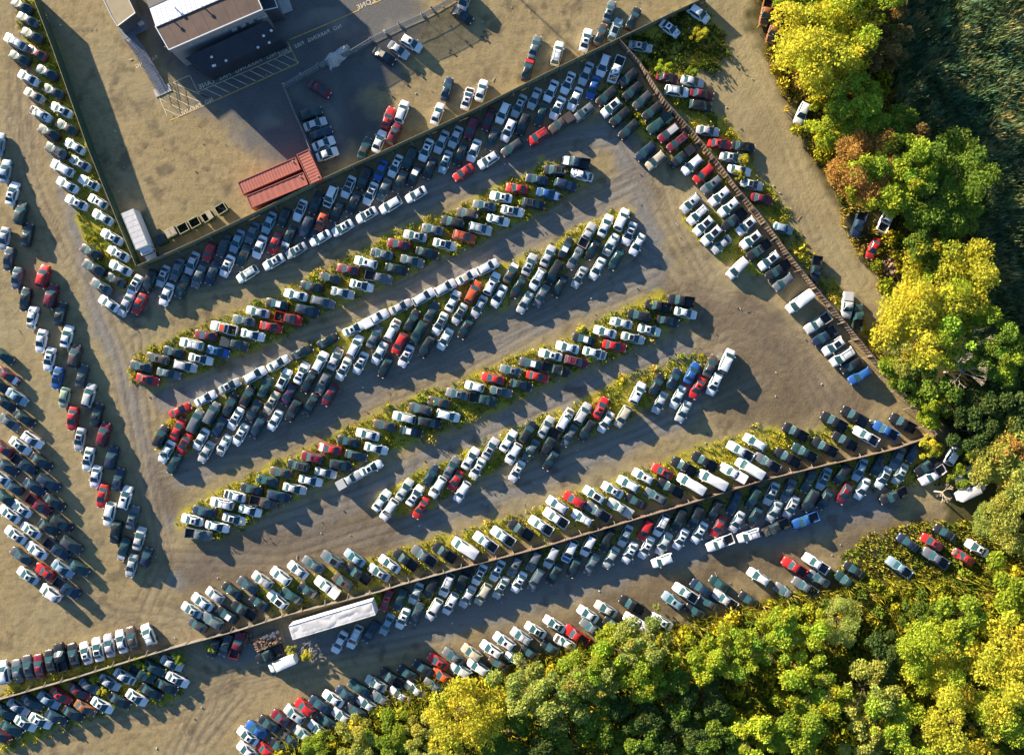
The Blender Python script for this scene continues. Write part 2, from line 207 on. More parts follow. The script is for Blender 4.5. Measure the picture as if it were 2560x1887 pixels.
def top_z(S,x):
    t=S['top']
    for (x0,z0),(x1,z1) in zip(t,t[1:]):
        if x1<=x<=x0: return z1+(z0-z1)*(x-x1)/(x0-x1+1e-9)
    return t[-1][1]
def half_w(S,x):
    L=S['L']/2; a=abs(x)/L; w=S['W']/2
    return w*(1-.05*max(0,(a-.45)/.55)-.20*max(0,(a-.74)/.26)**2.0)
def jit(v,amp,seed):
    n=mnoise.noise_vector(Vector(v)*1.7+Vector((seed,seed*2.3,0))); return tuple(Vector(v)+n*amp)
def body_mesh(t,S,wreck=0):
    m=MB(); xs=[]
    pr=S['top']
    for (x0,z0),(x1,z1) in zip(pr,pr[1:]):
        k=max(1,int((x0-x1)/.45)); xs+=[x0+(x1-x0)*i/k for i in range(k)]
    xs.append(pr[-1][0])
    rows=[]
    for i,x in enumerate(xs):
        # duplicate-x steps keep their own height
        z=top_z(S,x); w=half_w(S,x); lo=.26
        sh=z-.05 if z>.7 else z-.03
        rows.append([(x,-w*.95,lo),(x,-w,lo+.18),(x,-w*.995,sh*.72+.1),(x,-w*.955,sh),(x,-w*.86,z),(x,-w*.45,z+.03),(x,0,z+.04),(x,w*.45,z+.03),(x,w*.86,z),(x,w*.955,sh),(x,w*.995,sh*.72+.1),(x,w,lo+.18),(x,w*.95,lo)])
    n=len(rows[0]); vs=[p for r in rows for p in r]; fs=[]
    for i in range(len(rows)-1):
        for j in range(n-1): fs.append((i*n+j,i*n+j+1,(i+1)*n+j+1,(i+1)*n+j))
        fs.append((i*n+n-1,i*n,(i+1)*n,(i+1)*n+n-1))
    fs.append(tuple(range(n-1,-1,-1))); fs.append(tuple((len(rows)-1)*n+j for j in range(n)))
    m.add(vs,fs)
    # cabin
    rings=[cab_ring(S,u) for u in (0,.3,.62,.88,1.0)]
    H=S['H']; top=[(p[0]*.93+.07*sum(S['cab'][2:])/2,p[1]*.86,H+.0) for p in rings[-1]]
    rr=rings+[top]; k=len(top); vs=[p for r in rr for p in r]; fs=[]
    for i in range(len(rr)-1):
        for j in range(k): fs.append((i*k+j,i*k+(j+1)%k,(i+1)*k+(j+1)%k,(i+1)*k+j))
    b=(len(rr)-1)*k; cx=sum(p[0] for p in top)/k; vs.append((cx,0,H+.035)); c=len(vs)-1
    fs+=[(b+j,b+(j+1)%k,c) for j in range(k)]
    m.add(vs,fs)
    # grille / bumper strips so that ends are not blank
    L=S['L']/2; w=half_w(S,L)
    m.box((L-.015,0,.5),(.05,w*1.35,.16),1); m.box((-L+.015,0,.42),(.05,w*1.3,.12),1)
    for s in(-1,1): m.box((L-.10,s*w*.74,.66 if S['H']<1.6 else .80),(.17,.30,.11),2)
    if wreck: m.v=[jit(v,.16*max(.25,min(1,(v[0]+.3)/1.2)),wreck*7.1) for v in m.v]
    me=m.mesh('body',[PAINT,DARK,LAMP],smooth=38)
    bm=bmesh.new(); bm.from_mesh(me); bmesh.ops.recalc_face_normals(bm,faces=bm.faces); bm.to_mesh(me); bm.free()
    return me
def cab_ring(S,u):
    f0,r0,f1,r1=S['cab']; e=u**1.0
    f=f0+(f1-f0)*e; r=r0+(r1-r0)*e; w=S['bw']+(S['rw']-S['bw'])*u**1.25; z0=top_z(S,f0)-.03; z0=min(z0,1.2)
    z=z0+(S['H']-.04-z0)*(u**.92)
    bul=.10*(1-.3*u); P=[]
    for y in (-1,-.55,0,.55,1): P.append((f-bul*abs(y)**2.2,y*w,z))
    for q in (.25,.5,.75): P.append((f-bul+(r+bul*.8-f+bul)*q,w*(1.012),z))
    for y in (1,.55,0,-.55,-1): P.append((r+bul*.8*abs(y)**2.2,y*w,z))
    for q in (.75,.5,.25): P.append((f-bul+(r+bul*.8-f+bul)*q,-w*1.012,z))
    return P
def patch(S,idx,u0,u1,inset,off,name,matl,nu=3,lim=None):
    rows=[]
    us=[u0+(u1-u0)*i/nu for i in range(nu+1)]
    for u in us:
        r=cab_ring(S,u); pts=[Vector(r[i]) for i in idx]
        a=pts[0];b=pts[-1]
        ins=inset
        pts[0]=a.lerp(pts[1],ins); pts[-1]=b.lerp(pts[-2],ins)
        rows.append(pts)
    n=len(idx); m=MB()
    def nrm(i,j):
        a=rows[min(i+1,len(rows)-1)][j]-rows[max(i-1,0)][j]; b=rows[i][min(j+1,n-1)]-rows[i][max(j-1,0)]
        v=a.cross(b); v.normalize(); cen=Vector(((S['cab'][0]+S['cab'][1])/2,0,.9))
        if v.dot(rows[i][j]-cen)<0: v=-v
        return v
    outer=[rows[i][j]+nrm(i,j)*off for i in range(len(rows)) for j in range(n)]
    inner=[rows[i][j]-nrm(i,j)*.01 for i in range(len(rows)) for j in range(n)]
    N=len(outer); fs=[]
    for i in range(len(rows)-1):
        for j in range(n-1): fs.append((i*n+j,i*n+j+1,(i+1)*n+j+1,(i+1)*n+j))
    rim=[(0*n+j) for j in range(n)]+[(i*n+n-1) for i in range(1,len(rows))]+[((len(rows)-1)*n+j) for j in range(n-2,-1,-1)]+[(i*n) for i in range(len(rows)-2,0,-1)]
    for a,b in zip(rim,rim[1:]+rim[:1]): fs.append((a,b,N+b,N+a))
    m.add(outer+inner,fs)
    me=m.mesh(name,matl,smooth=50)
    bm=bmesh.new(); bm.from_mesh(me); bmesh.ops.recalc_face_normals(bm,faces=bm.faces); bm.to_mesh(me); bm.free()
    return me
def slab(S,xa,xb,hw,zf,th,name,matl,nx=4):
    # a slightly crowned panel lying over the surface zf(x,y)
    ys=(-1,-.5,0,.5,1); m=MB(); o=[];
    for i in range(nx+1):
        x=xa+(xb-xa)*i/nx
        for y in ys: o.append((x,y*hw(x),zf(x,y*hw(x))+th))
    inn=[(a,b,c-th-.03) for a,b,c in o]; n=5; N=len(o); fs=[]
    for i in range(nx):
        for j in range(n-1): fs.append((i*n+j,(i+1)*n+j,(i+1)*n+j+1,i*n+j+1))
    rim=[j for j in range(n)]+[i*n+n-1 for i in range(1,nx+1)]+[nx*n+j for j in range(n-2,-1,-1)]+[i*n for i in range(nx-1,0,-1)]
    for a,b in zip(rim,rim[1:]+rim[:1]): fs.append((a,N+a,N+b,b))
    m.add(o+inn,fs); me=m.mesh(name,matl,smooth=50)
    bm=bmesh.new(); bm.from_mesh(me); bmesh.ops.recalc_face_normals(bm,faces=bm.faces); bm.to_mesh(me); bm.free()
    return me
def wheel_mesh(r=.33,w=.23):
    m=MB(); n=18
    def ring(rad,y): return [(rad*math.cos(2*math.pi*i/n),y,rad*math.sin(2*math.pi*i/n)) for i in range(n)]
    prof=[(r*.62,-w/2),(r*.95,-w/2),(r,-w*.36),(r,w*.36),(r*.95,w/2),(r*.62,w/2)]
    vs=[p for a,y in prof for p in ring(a,y)]; fs=[]
    for k in range(len(prof)-1):
        for i in range(n): fs.append((k*n+i,k*n+(i+1)%n,(k+1)*n+(i+1)%n,(k+1)*n+i))
    m.add(vs,fs,0)
    for y in(-w*.46,w*.46): m.add(ring(r*.64,y)+[(0,y*1.1,0)],[(i,(i+1)%n,n) for i in range(n)],1)
    return m.mesh('wheel',[TYRE,RIM],smooth=40)
WHEEL=wheel_mesh(); WHEELB=wheel_mesh(.39,.27)
PLIST={}
OPT={}
for t,S in SPEC.items():
    L=S['L']/2; P=[]
    P.append(('body',body_mesh(t,S),(0,0,0),True))
    P.append(('windscreen',patch(S,[0,1,2,3,4],.05,.97,.13,.018,'windscreen',GLASS),(0,0,0),False))
    if t!='V': P.append(('rear_window',patch(S,[8,9,10,11,12],.10,.96,.16,.018,'rear_window',GLASS),(0,0,0),False))
    rb=[4,5,6,7,8]; lb=[0,15,14,13,12]
    if t=='V': rb,lb=[4,5,6],[0,15,14]
    P.append(('side_window',patch(S,rb,.10,.88,.30,.014,'side_window',GLASS),(0,0,0),False))
    P.append(('side_window',patch(S,lb,.10,.88,.30,.014,'side_window',GLASS),(0,0,0),False))
    wm=WHEELB if t in 'uvVp' else WHEEL; wr=.39 if t in 'uvVp' else .33
    for x in S['wx']:
        for s in(-1,1): P.append(('wheel',wm,(x,s*(S['W']/2-.085),wr),False))
    zt={'s':.80,'c':.78,'h':.86,'u':.95,'v':1.0,'V':1.0,'p':.86}[t]
    for s in(-1,1):
        w=half_w(S,L)*.8
        P.append(('taillight',MB().box((0,0,0),(.12,.26,.15)).mesh('taillight',TAIL),(-L+.05,s*w,zt-.08),False))
        wb=half_w(S,S['cab'][0])
        mm=MB().box((0,s*.02,0),(.12,.20,.14)).mesh('mirror',DARK if t in'ph' else PAINT)
        P.append(('mirror',mm,(S['cab'][0]-.38,s*(S['bw']+.15),min(1.15,top_z(S,S['cab'][0]))+.10),True))
    if t=='p':
        m=MB(); z0,z1=.60,1.16; x0,x1=-2.80,-.86; w=.97
        m.box(((x0+x1)/2,w-.05,(z0+z1)/2),(x1-x0,.10,z1-z0),0); m.box(((x0+x1)/2,-w+.05,(z0+z1)/2),(x1-x0,.10,z1-z0),0)
        m.box((x0+.04,0,(z0+z1)/2),(.09,2*w-.202,z1-z0),0); m.box((x1-.03,0,(z0+z1)/2),(.06,2*w-.202,z1-z0),0)
        m.box(((x0+x1)/2,0,.70),(x1-x0-.15,2*w-.205,.06),1)
        for s in(-1,1): m.box((-1.75,s*.78,.80),(.9,.28,.2),1)
        P.append(('cargo_bed',m.mesh('cargo_bed',[PAINT,DARK]),(0,0,0),True))
        OPT['C','p']=('bed_cover',MB().box(((x0+x1)/2,0,1.185),(x1-x0-.02,1.84,.045),0).box(((x0+x1)/2,0,1.215),(x1-x0-.25,1.55,.02),0).mesh('bed_cover',PAINT),True)
        OPT['cap','p']=('bed_cap',MB().prism([(x0+.03,-.9),(x1,-.9),(x1,.9),(x0+.03,.9)],1.165,1.75).mesh('bed_cap',PAINT),True)
    f1,r1=S['cab'][2],S['cab'][3]; H=S['H']; ln=f1-r1
    zr=lambda x,y,H=H,S=S:H+.03-.03*(abs(y)/S['rw'])-.0
    big=min(1.25,ln*.62)
    OPT['S',t]=('sunroof',slab(S,f1-.28,f1-.28-.55,lambda x:.36,zr,.012,'sunroof',SUNG,2),False)
    OPT['P',t]=('sunroof',slab(S,f1-.22,f1-.22-big,lambda x,S=S:S['rw']*.80,zr,.012,'sunroof',SUNG,3),False)
    OPT['roof',t]=('roof_panel',slab(S,f1-.10,r1+.10,lambda x,S=S:S['rw']*.93,zr,.012,'roof_panel',PAINT,3),True)
    mr=MB()
    for s in(-1,1):
        mr.box(((f1+r1)/2,s*S['rw']*.88,H+.05),(ln*.86,.05,.04))
    for x in(f1-.5,r1+.55): mr.box((x,0,H+.085),(.06,S['rw']*1.76,.03))
    OPT['K',t]=('roof_rack',mr.mesh('roof_rack',CHROME),False)
    xa,xb=L-.28,S['cab'][0]+.12
    hz=lambda x,y,S=S:top_z(S,x)+.04-.012*abs(y)
    OPT['hood',t]=('hood',slab(S,xa,xb,lambda x,S=S:half_w(S,x)*.84,hz,.014,'hood',PAINT,5),True)
    rnd=random.Random(hash(t)%99 if False else ord(t)); me=MB(); me.box(((xa+xb)/2,0,top_z(S,(xa+xb)/2)-.01),(xa-xb,half_w(S,xb)*1.5,.12))
    for i in range(16): me.box((rnd.uniform(xb+.1,xa-.1),rnd.uniform(-.55,.55),top_z(S,(xa+xb)/2)+rnd.uniform(.02,.10)),(rnd.uniform(.1,.4),rnd.uniform(.1,.35),rnd.uniform(.08,.2)),0,rnd.uniform(0,3))
    OPT['W',t]=('engine',me.mesh('engine',ENG),False)
    OPT['wbody',t]=[body_mesh(t,S,wreck=k) for k in(1,2)]
    PLIST[t]=P
# ---------------------------------------------------------------- the ground: one sheet with material masks
POLY_GRASS=[
[(318,920),(350,880),(560,790),(707,726),(987,578),(1102,532),(1300,435),(1362,400),(1470,440),(1437,480),(1312,548),(1200,605),(1100,645),(875,752),(750,818),(560,912),(400,962),(330,950)],
[(440,1300),(455,1280),(525,1240),(650,1175),(775,1115),(925,1040),(1050,990),(1125,962),(1275,888),(1425,833),(1560,775),(1650,728),(1745,770),(1720,800),(1650,842),(1525,897),(1425,932),(1250,1017),(1150,1062),(975,1127),(750,1237),(600,1324),(550,1344),(450,1320)],
[(385,1100),(420,1040),(560,985),(750,870),(900,800),(1100,720),(1340,630),(1520,530),(1590,520),(1560,590),(1400,690),(1250,770),(1100,810),(900,880),(700,980),(500,1110),(420,1150)],
[(920,1265),(1040,1175),(1150,1130),(1280,1075),(1440,1005),(1600,925),(1760,880),(1780,905),(1700,960),(1560,1055),(1400,1105),(1250,1160),(1080,1260),(1000,1290)],
[(620,1470),(900,1405),(1060,1348),(1150,1328),(1325,1272),(1500,1212),(1690,1138),(1900,1060),(2000,1085),(2150,1050),(2200,1085),(1900,1180),(1500,1310),(1150,1395),(1000,1440),(700,1540)],
[(70,-10),(95,0),(230,390),(330,640),(345,720),(260,720),(200,560),(160,420),(100,250),(40,60)],
[(1560,100),(1740,5),(1810,80),(1820,140),(1780,185),(1640,185),(1590,150)],
[(1605,160),(1690,150),(1740,220),(1830,320),(1900,430),(1960,520),(2060,680),(2160,790),(2220,930),(2190,890),(2060,730),(1800,405)],
[(20,1700),(250,1650),(420,1630),(470,1700),(440,1760),(300,1770),(0,1890),(-20,1800)],
[(960,1500),(1500,1340),(2100,1150),(2400,1090),(2400,1200),(2100,1230),(1800,1270),(1500,1370),(1200,1480),(1000,1540)],
[(1700,500),(1800,535),(1885,620),(1935,690),(1890,695),(1800,645),(1720,565)],
[(1460,230),(1560,180),(1700,330),(1850,480),(1790,480),(1640,370)],
]
POLY_ASPH=[  # asphalt apron outlined along shadow edges; its dark tone stands in for shade
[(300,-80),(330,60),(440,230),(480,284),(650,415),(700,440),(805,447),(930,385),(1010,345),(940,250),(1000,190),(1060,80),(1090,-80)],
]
POLY_ROAD=[[(1750,-120),(1745,20),(1740,130),(1720,190),(1800,260),(1880,330),(1960,460),(2050,620),(2120,730),(2200,780),(2215,740),(2150,620),(2060,470),(1990,330),(1930,200),(1890,60),(1890,-120)]]
POLY_WOOD=[[(1900,-400),(1880,60),(1960,250),(2000,340),(2100,500),(2160,640),(2260,760),(2215,900),(2350,1080),(2360,1180),(2370,1330),(2250,1340),(2180,1410),(1950,1480),(1760,1540),(1600,1570),(1500,1600),(1300,1640),(1130,1690),(1000,1720),(900,1780),(760,1830),(690,1860),(600,1900),(640,2600),(4400,2600),(4400,-400)]]
# damp, churned dark earth where the machines turn
POLY_DAMP=[
[(1660,700),(1780,720),(1900,760),(2000,850),(2100,960),(2170,1020),(2050,1060),(1900,1040),(1800,1060),(1760,960),(1790,880),(1700,780)],
[(480,1370),(640,1300),(950,1270),(1000,1290),(950,1400),(700,1460),(480,1480),(420,1400)],
[(380,1160),(450,1230),(440,1290),(400,1330),(385,1250)],
[(1000,1650),(1300,1560),(1700,1430),(2000,1350),(2150,1320),(2380,1250),(2380,1310),(2150,1390),(1800,1480),(1400,1590),(1100,1680)]]
GRAVEL=[ # compacted grey gravel lanes: centre lines with width in px
([(300,760),(460,690),(700,620),(940,530),(1180,440),(1420,360),(1540,330)],75),
([(420,1000),(600,940),(860,840),(1100,700),(1300,600),(1480,520),(1600,440)],60),
([(450,1180),(700,1080),(950,950),(1200,860),(1500,730),(1640,660)],75),
([(700,1330),(950,1220),(1250,1080),(1450,990),(1700,880)],75),
([(450,1440),(700,1340),(1000,1330),(1250,1230),(1500,1130),(1700,1040),(1800,900)],60),
([(560,1620),(800,1610),(1100,1560),(1500,1440),(1800,1350),(2200,1260)],80),
([(150,400),(250,800),(330,1000),(420,1300)],40),
([(1560,360),(1620,560),(1640,700)],60)]
TRACKS=[[(430,940),(700,830),(1000,720),(1260,610),(1460,510),(1600,430),(1640,520)],[(300,770),(470,700),(760,640),(960,560),(1200,440),(1400,370),(1560,350),(1660,520),(1760,700)],
[(400,1190),(640,1090),(950,960),(1150,890),(1440,760),(1640,680)],[(620,1320),(900,1230),(1200,1110),(1500,980),(1760,860),(1860,820)],[(380,1390),(700,1400),(1000,1310),(1300,1200),(1600,1080),(1900,950)],
[(30,300),(100,500),(230,700),(310,900),(370,1200),(420,1400),(360,1540)],[(150,1480),(300,1540),(420,1580),(560,1690),(480,1870)],[(0,1860),(250,1800),(450,1770),(620,1700),(800,1650),(1100,1590)],[(1800,40),(1880,220),(1970,380),(2050,560),(2130,690),(2200,800)],[(1835,30),(1910,215),(2000,380),(2080,560),(2160,700)],
[(100,40),(60,200),(70,420),(160,640)],[(1700,780),(1850,800),(2000,900),(2110,1010)],[(1740,820),(1900,780),(1990,860)],[(1600,620),(1700,700),(1730,760),(1690,860),(1760,900)]]
rt=random.Random(77)
for k in range(26):
    l=random.Random(k*5+1).choice(TRACKS[:16]); a=[(x+rt.gauss(0,22),y+rt.gauss(0,22)) for x,y in l]; i=rt.randrange(0,max(1,len(a)-3)); TRACKS.append(a[i:i+rt.randint(3,5)])
def sdist_poly(X,Y,poly):
    P=np.array([[w.x,w.y] for w in (W(*p) for p in poly)]); n=len(P); d=np.full(X.shape,1e9); ins=np.zeros(X.shape,bool)
    for i in range(n):
        a=P[i];b=P[(i+1)%n]; e=b-a; t=np.clip(((X-a[0])*e[0]+(Y-a[1])*e[1])/(e@e),0,1)
        d=np.minimum(d,np.hypot(X-a[0]-t*e[0],Y-a[1]-t*e[1]))
        c=((a[1]>Y)!=(b[1]>Y)); xi=a[0]+(Y-a[1])*e[0]/(e[1] if abs(e[1])>1e-9 else 1e-9); ins^=c&(X<xi)
    return np.where(ins,d,-d)
def dist_line(X,Y,pts):
    P=np.array([[w.x,w.y] for w in (W(*p) for p in pts)]); d=np.full(X.shape,1e9)
    for a,b in zip(P,P[1:]):
        e=b-a; t=np.clip(((X-a[0])*e[0]+(Y-a[1])*e[1])/(e@e),0,1); d=np.minimum(d,np.hypot(X-a[0]-t*e[0],Y-a[1]-t*e[1]))
    return d
def vnoise(X,Y,s,seed,oct=3):
    # smooth value noise on the grid
    out=np.zeros(X.shape); amp=1;tot=0
    for o in range(oct):
        rs=np.random.RandomState(seed+o); T=rs.rand(257,257); x=X/s+seed*3.1; y=Y/s+seed*1.7
        xi=np.floor(x).astype(int);yi=np.floor(y).astype(int);fx=x-xi;fy=y-yi;fx=fx*fx*(3-2*fx);fy=fy*fy*(3-2*fy)
        g=lambda i,j:T[i%257,j%257]
        out+=amp*((g(xi,yi)*(1-fx)+g(xi+1,yi)*fx)*(1-fy)+(g(xi,yi+1)*(1-fx)+g(xi+1,yi+1)*fx)*fy); tot+=amp; amp*=.55; s*=.5
    return out/tot
step=.38
gx=np.concatenate([-np.geomspace(900,103,14),np.arange(-102,102.01,step),np.geomspace(103,900,14)])
gy=np.concatenate([-np.geomspace(900,77,14),np.arange(-76,76.01,step),np.geomspace(77,900,14)])
X,Y=np.meshgrid(gx,gy)
sm=lambda d,w:np.clip(d/w+.5,0,1)
nz1=vnoise(X,Y,3.0,3)-.5; nz2=vnoise(X,Y,1.1,9)-.5
grass=np.zeros(X.shape)
for p in POLY_GRASS: grass=np.maximum(grass,sm(sdist_poly(X,Y,p)+nz1*3.4+nz2*1.6-.3,1.4))
asph=np.zeros(X.shape)
for p in POLY_ASPH: asph=np.maximum(asph,sm(sdist_poly(X,Y,p)+nz1*6-1.5,5.0))  # asphalt mask, also the painted shade along the shadow edges
road=np.zeros(X.shape)
for p in POLY_ROAD: road=np.maximum(road,sm(sdist_poly(X,Y,p)+nz1*2.2,1.6))
wood=np.zeros(X.shape)
for p in POLY_WOOD: wood=np.maximum(wood,sm(sdist_poly(X,Y,p)+nz1*5,2.5))
damp=np.zeros(X.shape)
for p in POLY_DAMP: damp=np.maximum(damp,sm(sdist_poly(X,Y,p)+(vnoise(X,Y,5,21)-.5)*8,4))
grav=np.zeros(X.shape)
for l,w in GRAVEL: grav=np.maximum(grav,sm(w/2/PPM-dist_line(X,Y,l)+nz1*2.5,2.5))
trk=np.zeros(X.shape)
worn=np.zeros(X.shape)
for k,l in enumerate(TRACKS):
    d=dist_line(X,Y,l)+ (vnoise(X,Y,9,40+k)-.5)*.8
    worn=np.maximum(worn,np.exp(-(d/2.4)**2)*(.4+.6*vnoise(X,Y,7,80+k)))
    for off,ww in((.85,.30),(2.5,.24)): trk=np.maximum(trk,np.exp(-((d-off)/ww)**2)*(.35+.65*vnoise(X,Y,4,60+k))*(1 if off<1 else .6))
grav*=(1-grass)*(1-wood)
ny,nx=X.shape
me=bpy.data.meshes.new('ground')
idx=np.arange(nx*ny).reshape(ny,nx)
q=np.stack([idx[:-1,:-1],idx[:-1,1:],idx[1:,1:],idx[1:,:-1]],-1).reshape(-1,4)
me.vertices.add(nx*ny); Z=(vnoise(X,Y,.9,77,2)-.5)*.05*(1-asph)*(np.abs(X)<102)*(np.abs(Y)<76)-trk*.035*(1-asph)-.012
me.vertices.foreach_set('co',np.stack([X,Y,Z],-1).ravel())
me.loops.add(q.size); me.loops.foreach_set('vertex_index',q.ravel()); me.polygons.add(len(q)); me.polygons.foreach_set('loop_start',np.arange(0,q.size,4)); 
me.update(calc_edges=True); me.polygons.foreach_set('use_smooth',np.ones(len(q),bool))
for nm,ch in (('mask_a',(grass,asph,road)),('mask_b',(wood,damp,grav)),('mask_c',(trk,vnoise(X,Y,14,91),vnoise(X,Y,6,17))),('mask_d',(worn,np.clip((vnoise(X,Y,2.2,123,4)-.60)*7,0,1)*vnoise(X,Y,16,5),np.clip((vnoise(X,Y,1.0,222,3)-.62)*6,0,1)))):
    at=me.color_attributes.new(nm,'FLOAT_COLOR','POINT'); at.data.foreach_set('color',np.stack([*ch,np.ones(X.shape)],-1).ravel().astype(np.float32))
def ground_mat():
    m=bpy.data.materials.new('yard_ground'); m.use_nodes=True; nt=m.node_tree; n=nt.nodes; L=nt.links; b=n['Principled BSDF']; b.inputs['Roughness'].default_value=.92; b.inputs['Specular IOR Level'].default_value=.15
    tc=n.new('ShaderNodeTexCoord')
    def nz(scale,det=6,rough=.6,vec=None):
        t=n.new('ShaderNodeTexNoise'); t.inputs['Scale'].default_value=scale; t.inputs['Detail'].default_value=det; t.inputs['Roughness'].default_value=rough; L.new(vec or tc.outputs['Object'],t.inputs['Vector']); return t.outputs['Fac']
    def rng(s,a,b_,c=0,d=1):
        t=n.new('ShaderNodeMapRange'); t.inputs[1].default_value=a; t.inputs[2].default_value=b_; t.inputs[3].default_value=c; t.inputs[4].default_value=d; L.new(s,t.inputs[0]); return t.outputs[0]
    def mix(f,a,c,bl='MIX'):
        t=n.new('ShaderNodeMix'); t.data_type='RGBA'; t.blend_type=bl
        (L.new(f,t.inputs[0]) if not isinstance(f,float) else setattr(t.inputs[0],'default_value',f))
        for i,v in((6,a),(7,c)):
            if isinstance(v,tuple): t.inputs[i].default_value=(*v,1)
            else: L.new(v,t.inputs[i])
        return t.outputs[2]
    def mul(a,b_):
        t=n.new('ShaderNodeMath'); t.operation='MULTIPLY'; L.new(a,t.inputs[0]); (L.new(b_,t.inputs[1]) if not isinstance(b_,float) else setattr(t.inputs[1],'default_value',b_)); return t.outputs[0]
    def sep(name):
        a=n.new('ShaderNodeVertexColor'); a.layer_name=name; s=n.new('ShaderNodeSeparateColor'); L.new(a.outputs['Color'],s.inputs[0]); return s.outputs
    A,B,Cc,Dd=sep('mask_a'),sep('mask_b'),sep('mask_c'),sep('mask_d')
    mp=n.new('ShaderNodeMapping'); mp.inputs['Rotation'].default_value=(0,0,R(-24)); mp.inputs['Scale'].default_value=(.22,1.6,1); L.new(tc.outputs['Object'],mp.inputs['Vector'])
    streak=nz(1.1,7,.65,mp.outputs[0])
    fine=nz(2.6,8,.7); grit=nz(11,4,.7); big=nz(.07,4,.5)
    base=mix(rng(big,.35,.65),(0.300,0.234,0.122),(0.245,0.187,0.092))
    base=mix(rng(fine,.38,.7),base,(0.345,0.276,0.148))
    base=mix(mul(mul(rng(streak,.48,.72),rng(Cc[2],.35,.65)),.5),base,(0.180,0.136,0.068))
    mot=nz(.55,6,.62); base=mix(mul(rng(mot,.47,.66),.65),base,(0.175,0.136,0.067))
    base=mix(mul(rng(Cc[1],.45,.75),.5),base,(0.290,0.251,0.148))
    grv=mix(rng(fine,.35,.68),(.155,.16,.163),(.225,.222,.215)); grv=mix(mul(rng(streak,.5,.68),.28),grv,(.11,.11,.11))
    base=mix(mul(B[2],.9),base,grv)
    dmp=mix(rng(fine,.35,.65),(.085,.066,.046),(.165,.125,.082))
    base=mix(mul(B[1],.8),base,dmp)
    base=mix(mul(Dd[0],.35),base,(.315,.27,.20))
    base=mix(mul(Dd[1],.85),base,(.085,.068,.05))
    base=mix(mul(Dd[2],.18),base,(.13,.11,.08))
    base=mix(mul(Cc[0],.65),base,(.125,.09,.058))
    rd=mix(rng(fine,.35,.7),(0.275,0.227,0.122),(0.360,0.295,0.163)); rd=mix(mul(rng(Cc[2],.5,.75),.5),rd,(0.210,0.167,0.089))
    base=mix(A[2],base,rd)
    asp=mix(rng(fine,.35,.7),(.105,.105,.102),(.155,.152,.146)); asp=mix(rng(Cc[2],.55,.72),asp,(.185,.175,.155)); asp=mix(mul(rng(Cc[1],.55,.7),.5),asp,(.052,.054,.058))  # asphalt colour, its dark tone standing in for shade
    wv=n.new('ShaderNodeTexNoise'); wv.inputs['Scale'].default_value=.35; wv.inputs['Detail'].default_value=4; L.new(tc.outputs['Object'],wv.inputs['Vector'])
    va=n.new('ShaderNodeVectorMath'); va.operation='SCALE'; va.inputs['Scale'].default_value=5.0; L.new(wv.outputs['Color'],va.inputs[0]); vb=n.new('ShaderNodeVectorMath'); L.new(va.outputs[0],vb.inputs[0]); L.new(tc.outputs['Object'],vb.inputs[1])
    cr=n.new('ShaderNodeTexVoronoi'); cr.feature='DISTANCE_TO_EDGE'; cr.inputs['Scale'].default_value=.13; L.new(vb.outputs[0],cr.inputs['Vector'])
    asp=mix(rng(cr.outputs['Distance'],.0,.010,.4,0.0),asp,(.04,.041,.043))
    base=mix(A[1],base,asp)  # asphalt colour, doubling as painted shade where the apron follows the shadow edge
    gr=mix(rng(fine,.3,.7),(.31,.29,.03),(.45,.38,.045)); gr=mix(rng(grit,.5,.75),gr,(.30,.21,.06))
    base=mix(mul(A[0],.95),base,gr)
    wd=mix(rng(fine,.3,.7),(.045,.05,.016),(.09,.075,.03))
    base=mix(B[0],base,wd)
    base=mix(mul(rng(grit,.55,.8),.35),base,(.13,.10,.065))
    L.new(base,b.inputs['Base Color'])
    mid=nz(.85,5,.6); clod=nz(5.5,6,.75)
    def sm_(a,b_,k):
        t=n.new('ShaderNodeMath'); t.operation='MULTIPLY_ADD'; L.new(b_,t.inputs[0]); t.inputs[1].default_value=k; L.new(a,t.inputs[2]); return t.outputs[0]
    hgt=sm_(sm_(sm_(sm_(fine,streak,.35),mid,1.7),clod,.3),Cc[0],-.6)
    inv=n.new('ShaderNodeMapRange'); inv.inputs[3].default_value=.42; inv.inputs[4].default_value=.16; L.new(A[1],inv.inputs[0])
    bp=n.new('ShaderNodeBump'); bp.inputs['Distance'].default_value=.085; L.new(inv.outputs[0],bp.inputs['Strength']); L.new(hgt,bp.inputs['Height']); L.new(bp.outputs[0],b.inputs['Normal'])
    return m
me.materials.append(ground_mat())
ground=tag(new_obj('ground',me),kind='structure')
# ---------------------------------------------------------------- painted markings on the asphalt
YEL=mat('yellow_road_paint',(.78,.46,.06),rough=.8,col2=(.36,.24,.08),nscale=1.6); OCH=mat('worn_road_paint',(.80,.68,.46),rough=.85,col2=(.34,.30,.22),nscale=1.3)
def lines(name,segs,w,m):
    mb=MB()
    for k,(x0,y0,x1,y1) in enumerate(segs):
        a=W(x0,y0,.010+.0008*(k%3)); b=W(x1,y1,.010+.0008*(k%3)); d=(b-a).normalized(); s=Vector((-d.y,d.x,0))*w/2
        n=max(1,int((b-a).length/1.2))
        for i in range(n):
            p=a.lerp(b,i/n); q=a.lerp(b,(i+1)/n); mb.add([p-s,q-s,q+s,p+s],[(0,1,2,3)])
    o=mb.obj(name,m); return tag(o,kind='structure')
F=lambda ox,oy,L:[(ox+a/4,oy+b/4,ox+c/4,oy+d/4) for a,b,c,d in L]
lines('kerb_line',F(500,0,[(-300,1208,0,1075),(0,1075,982,635),(980,637,876,420),(890,402,1280,240),(1280,240,1410,181),(1415,180,1590,104),(1705,50,1850,-15)]),.17,YEL)
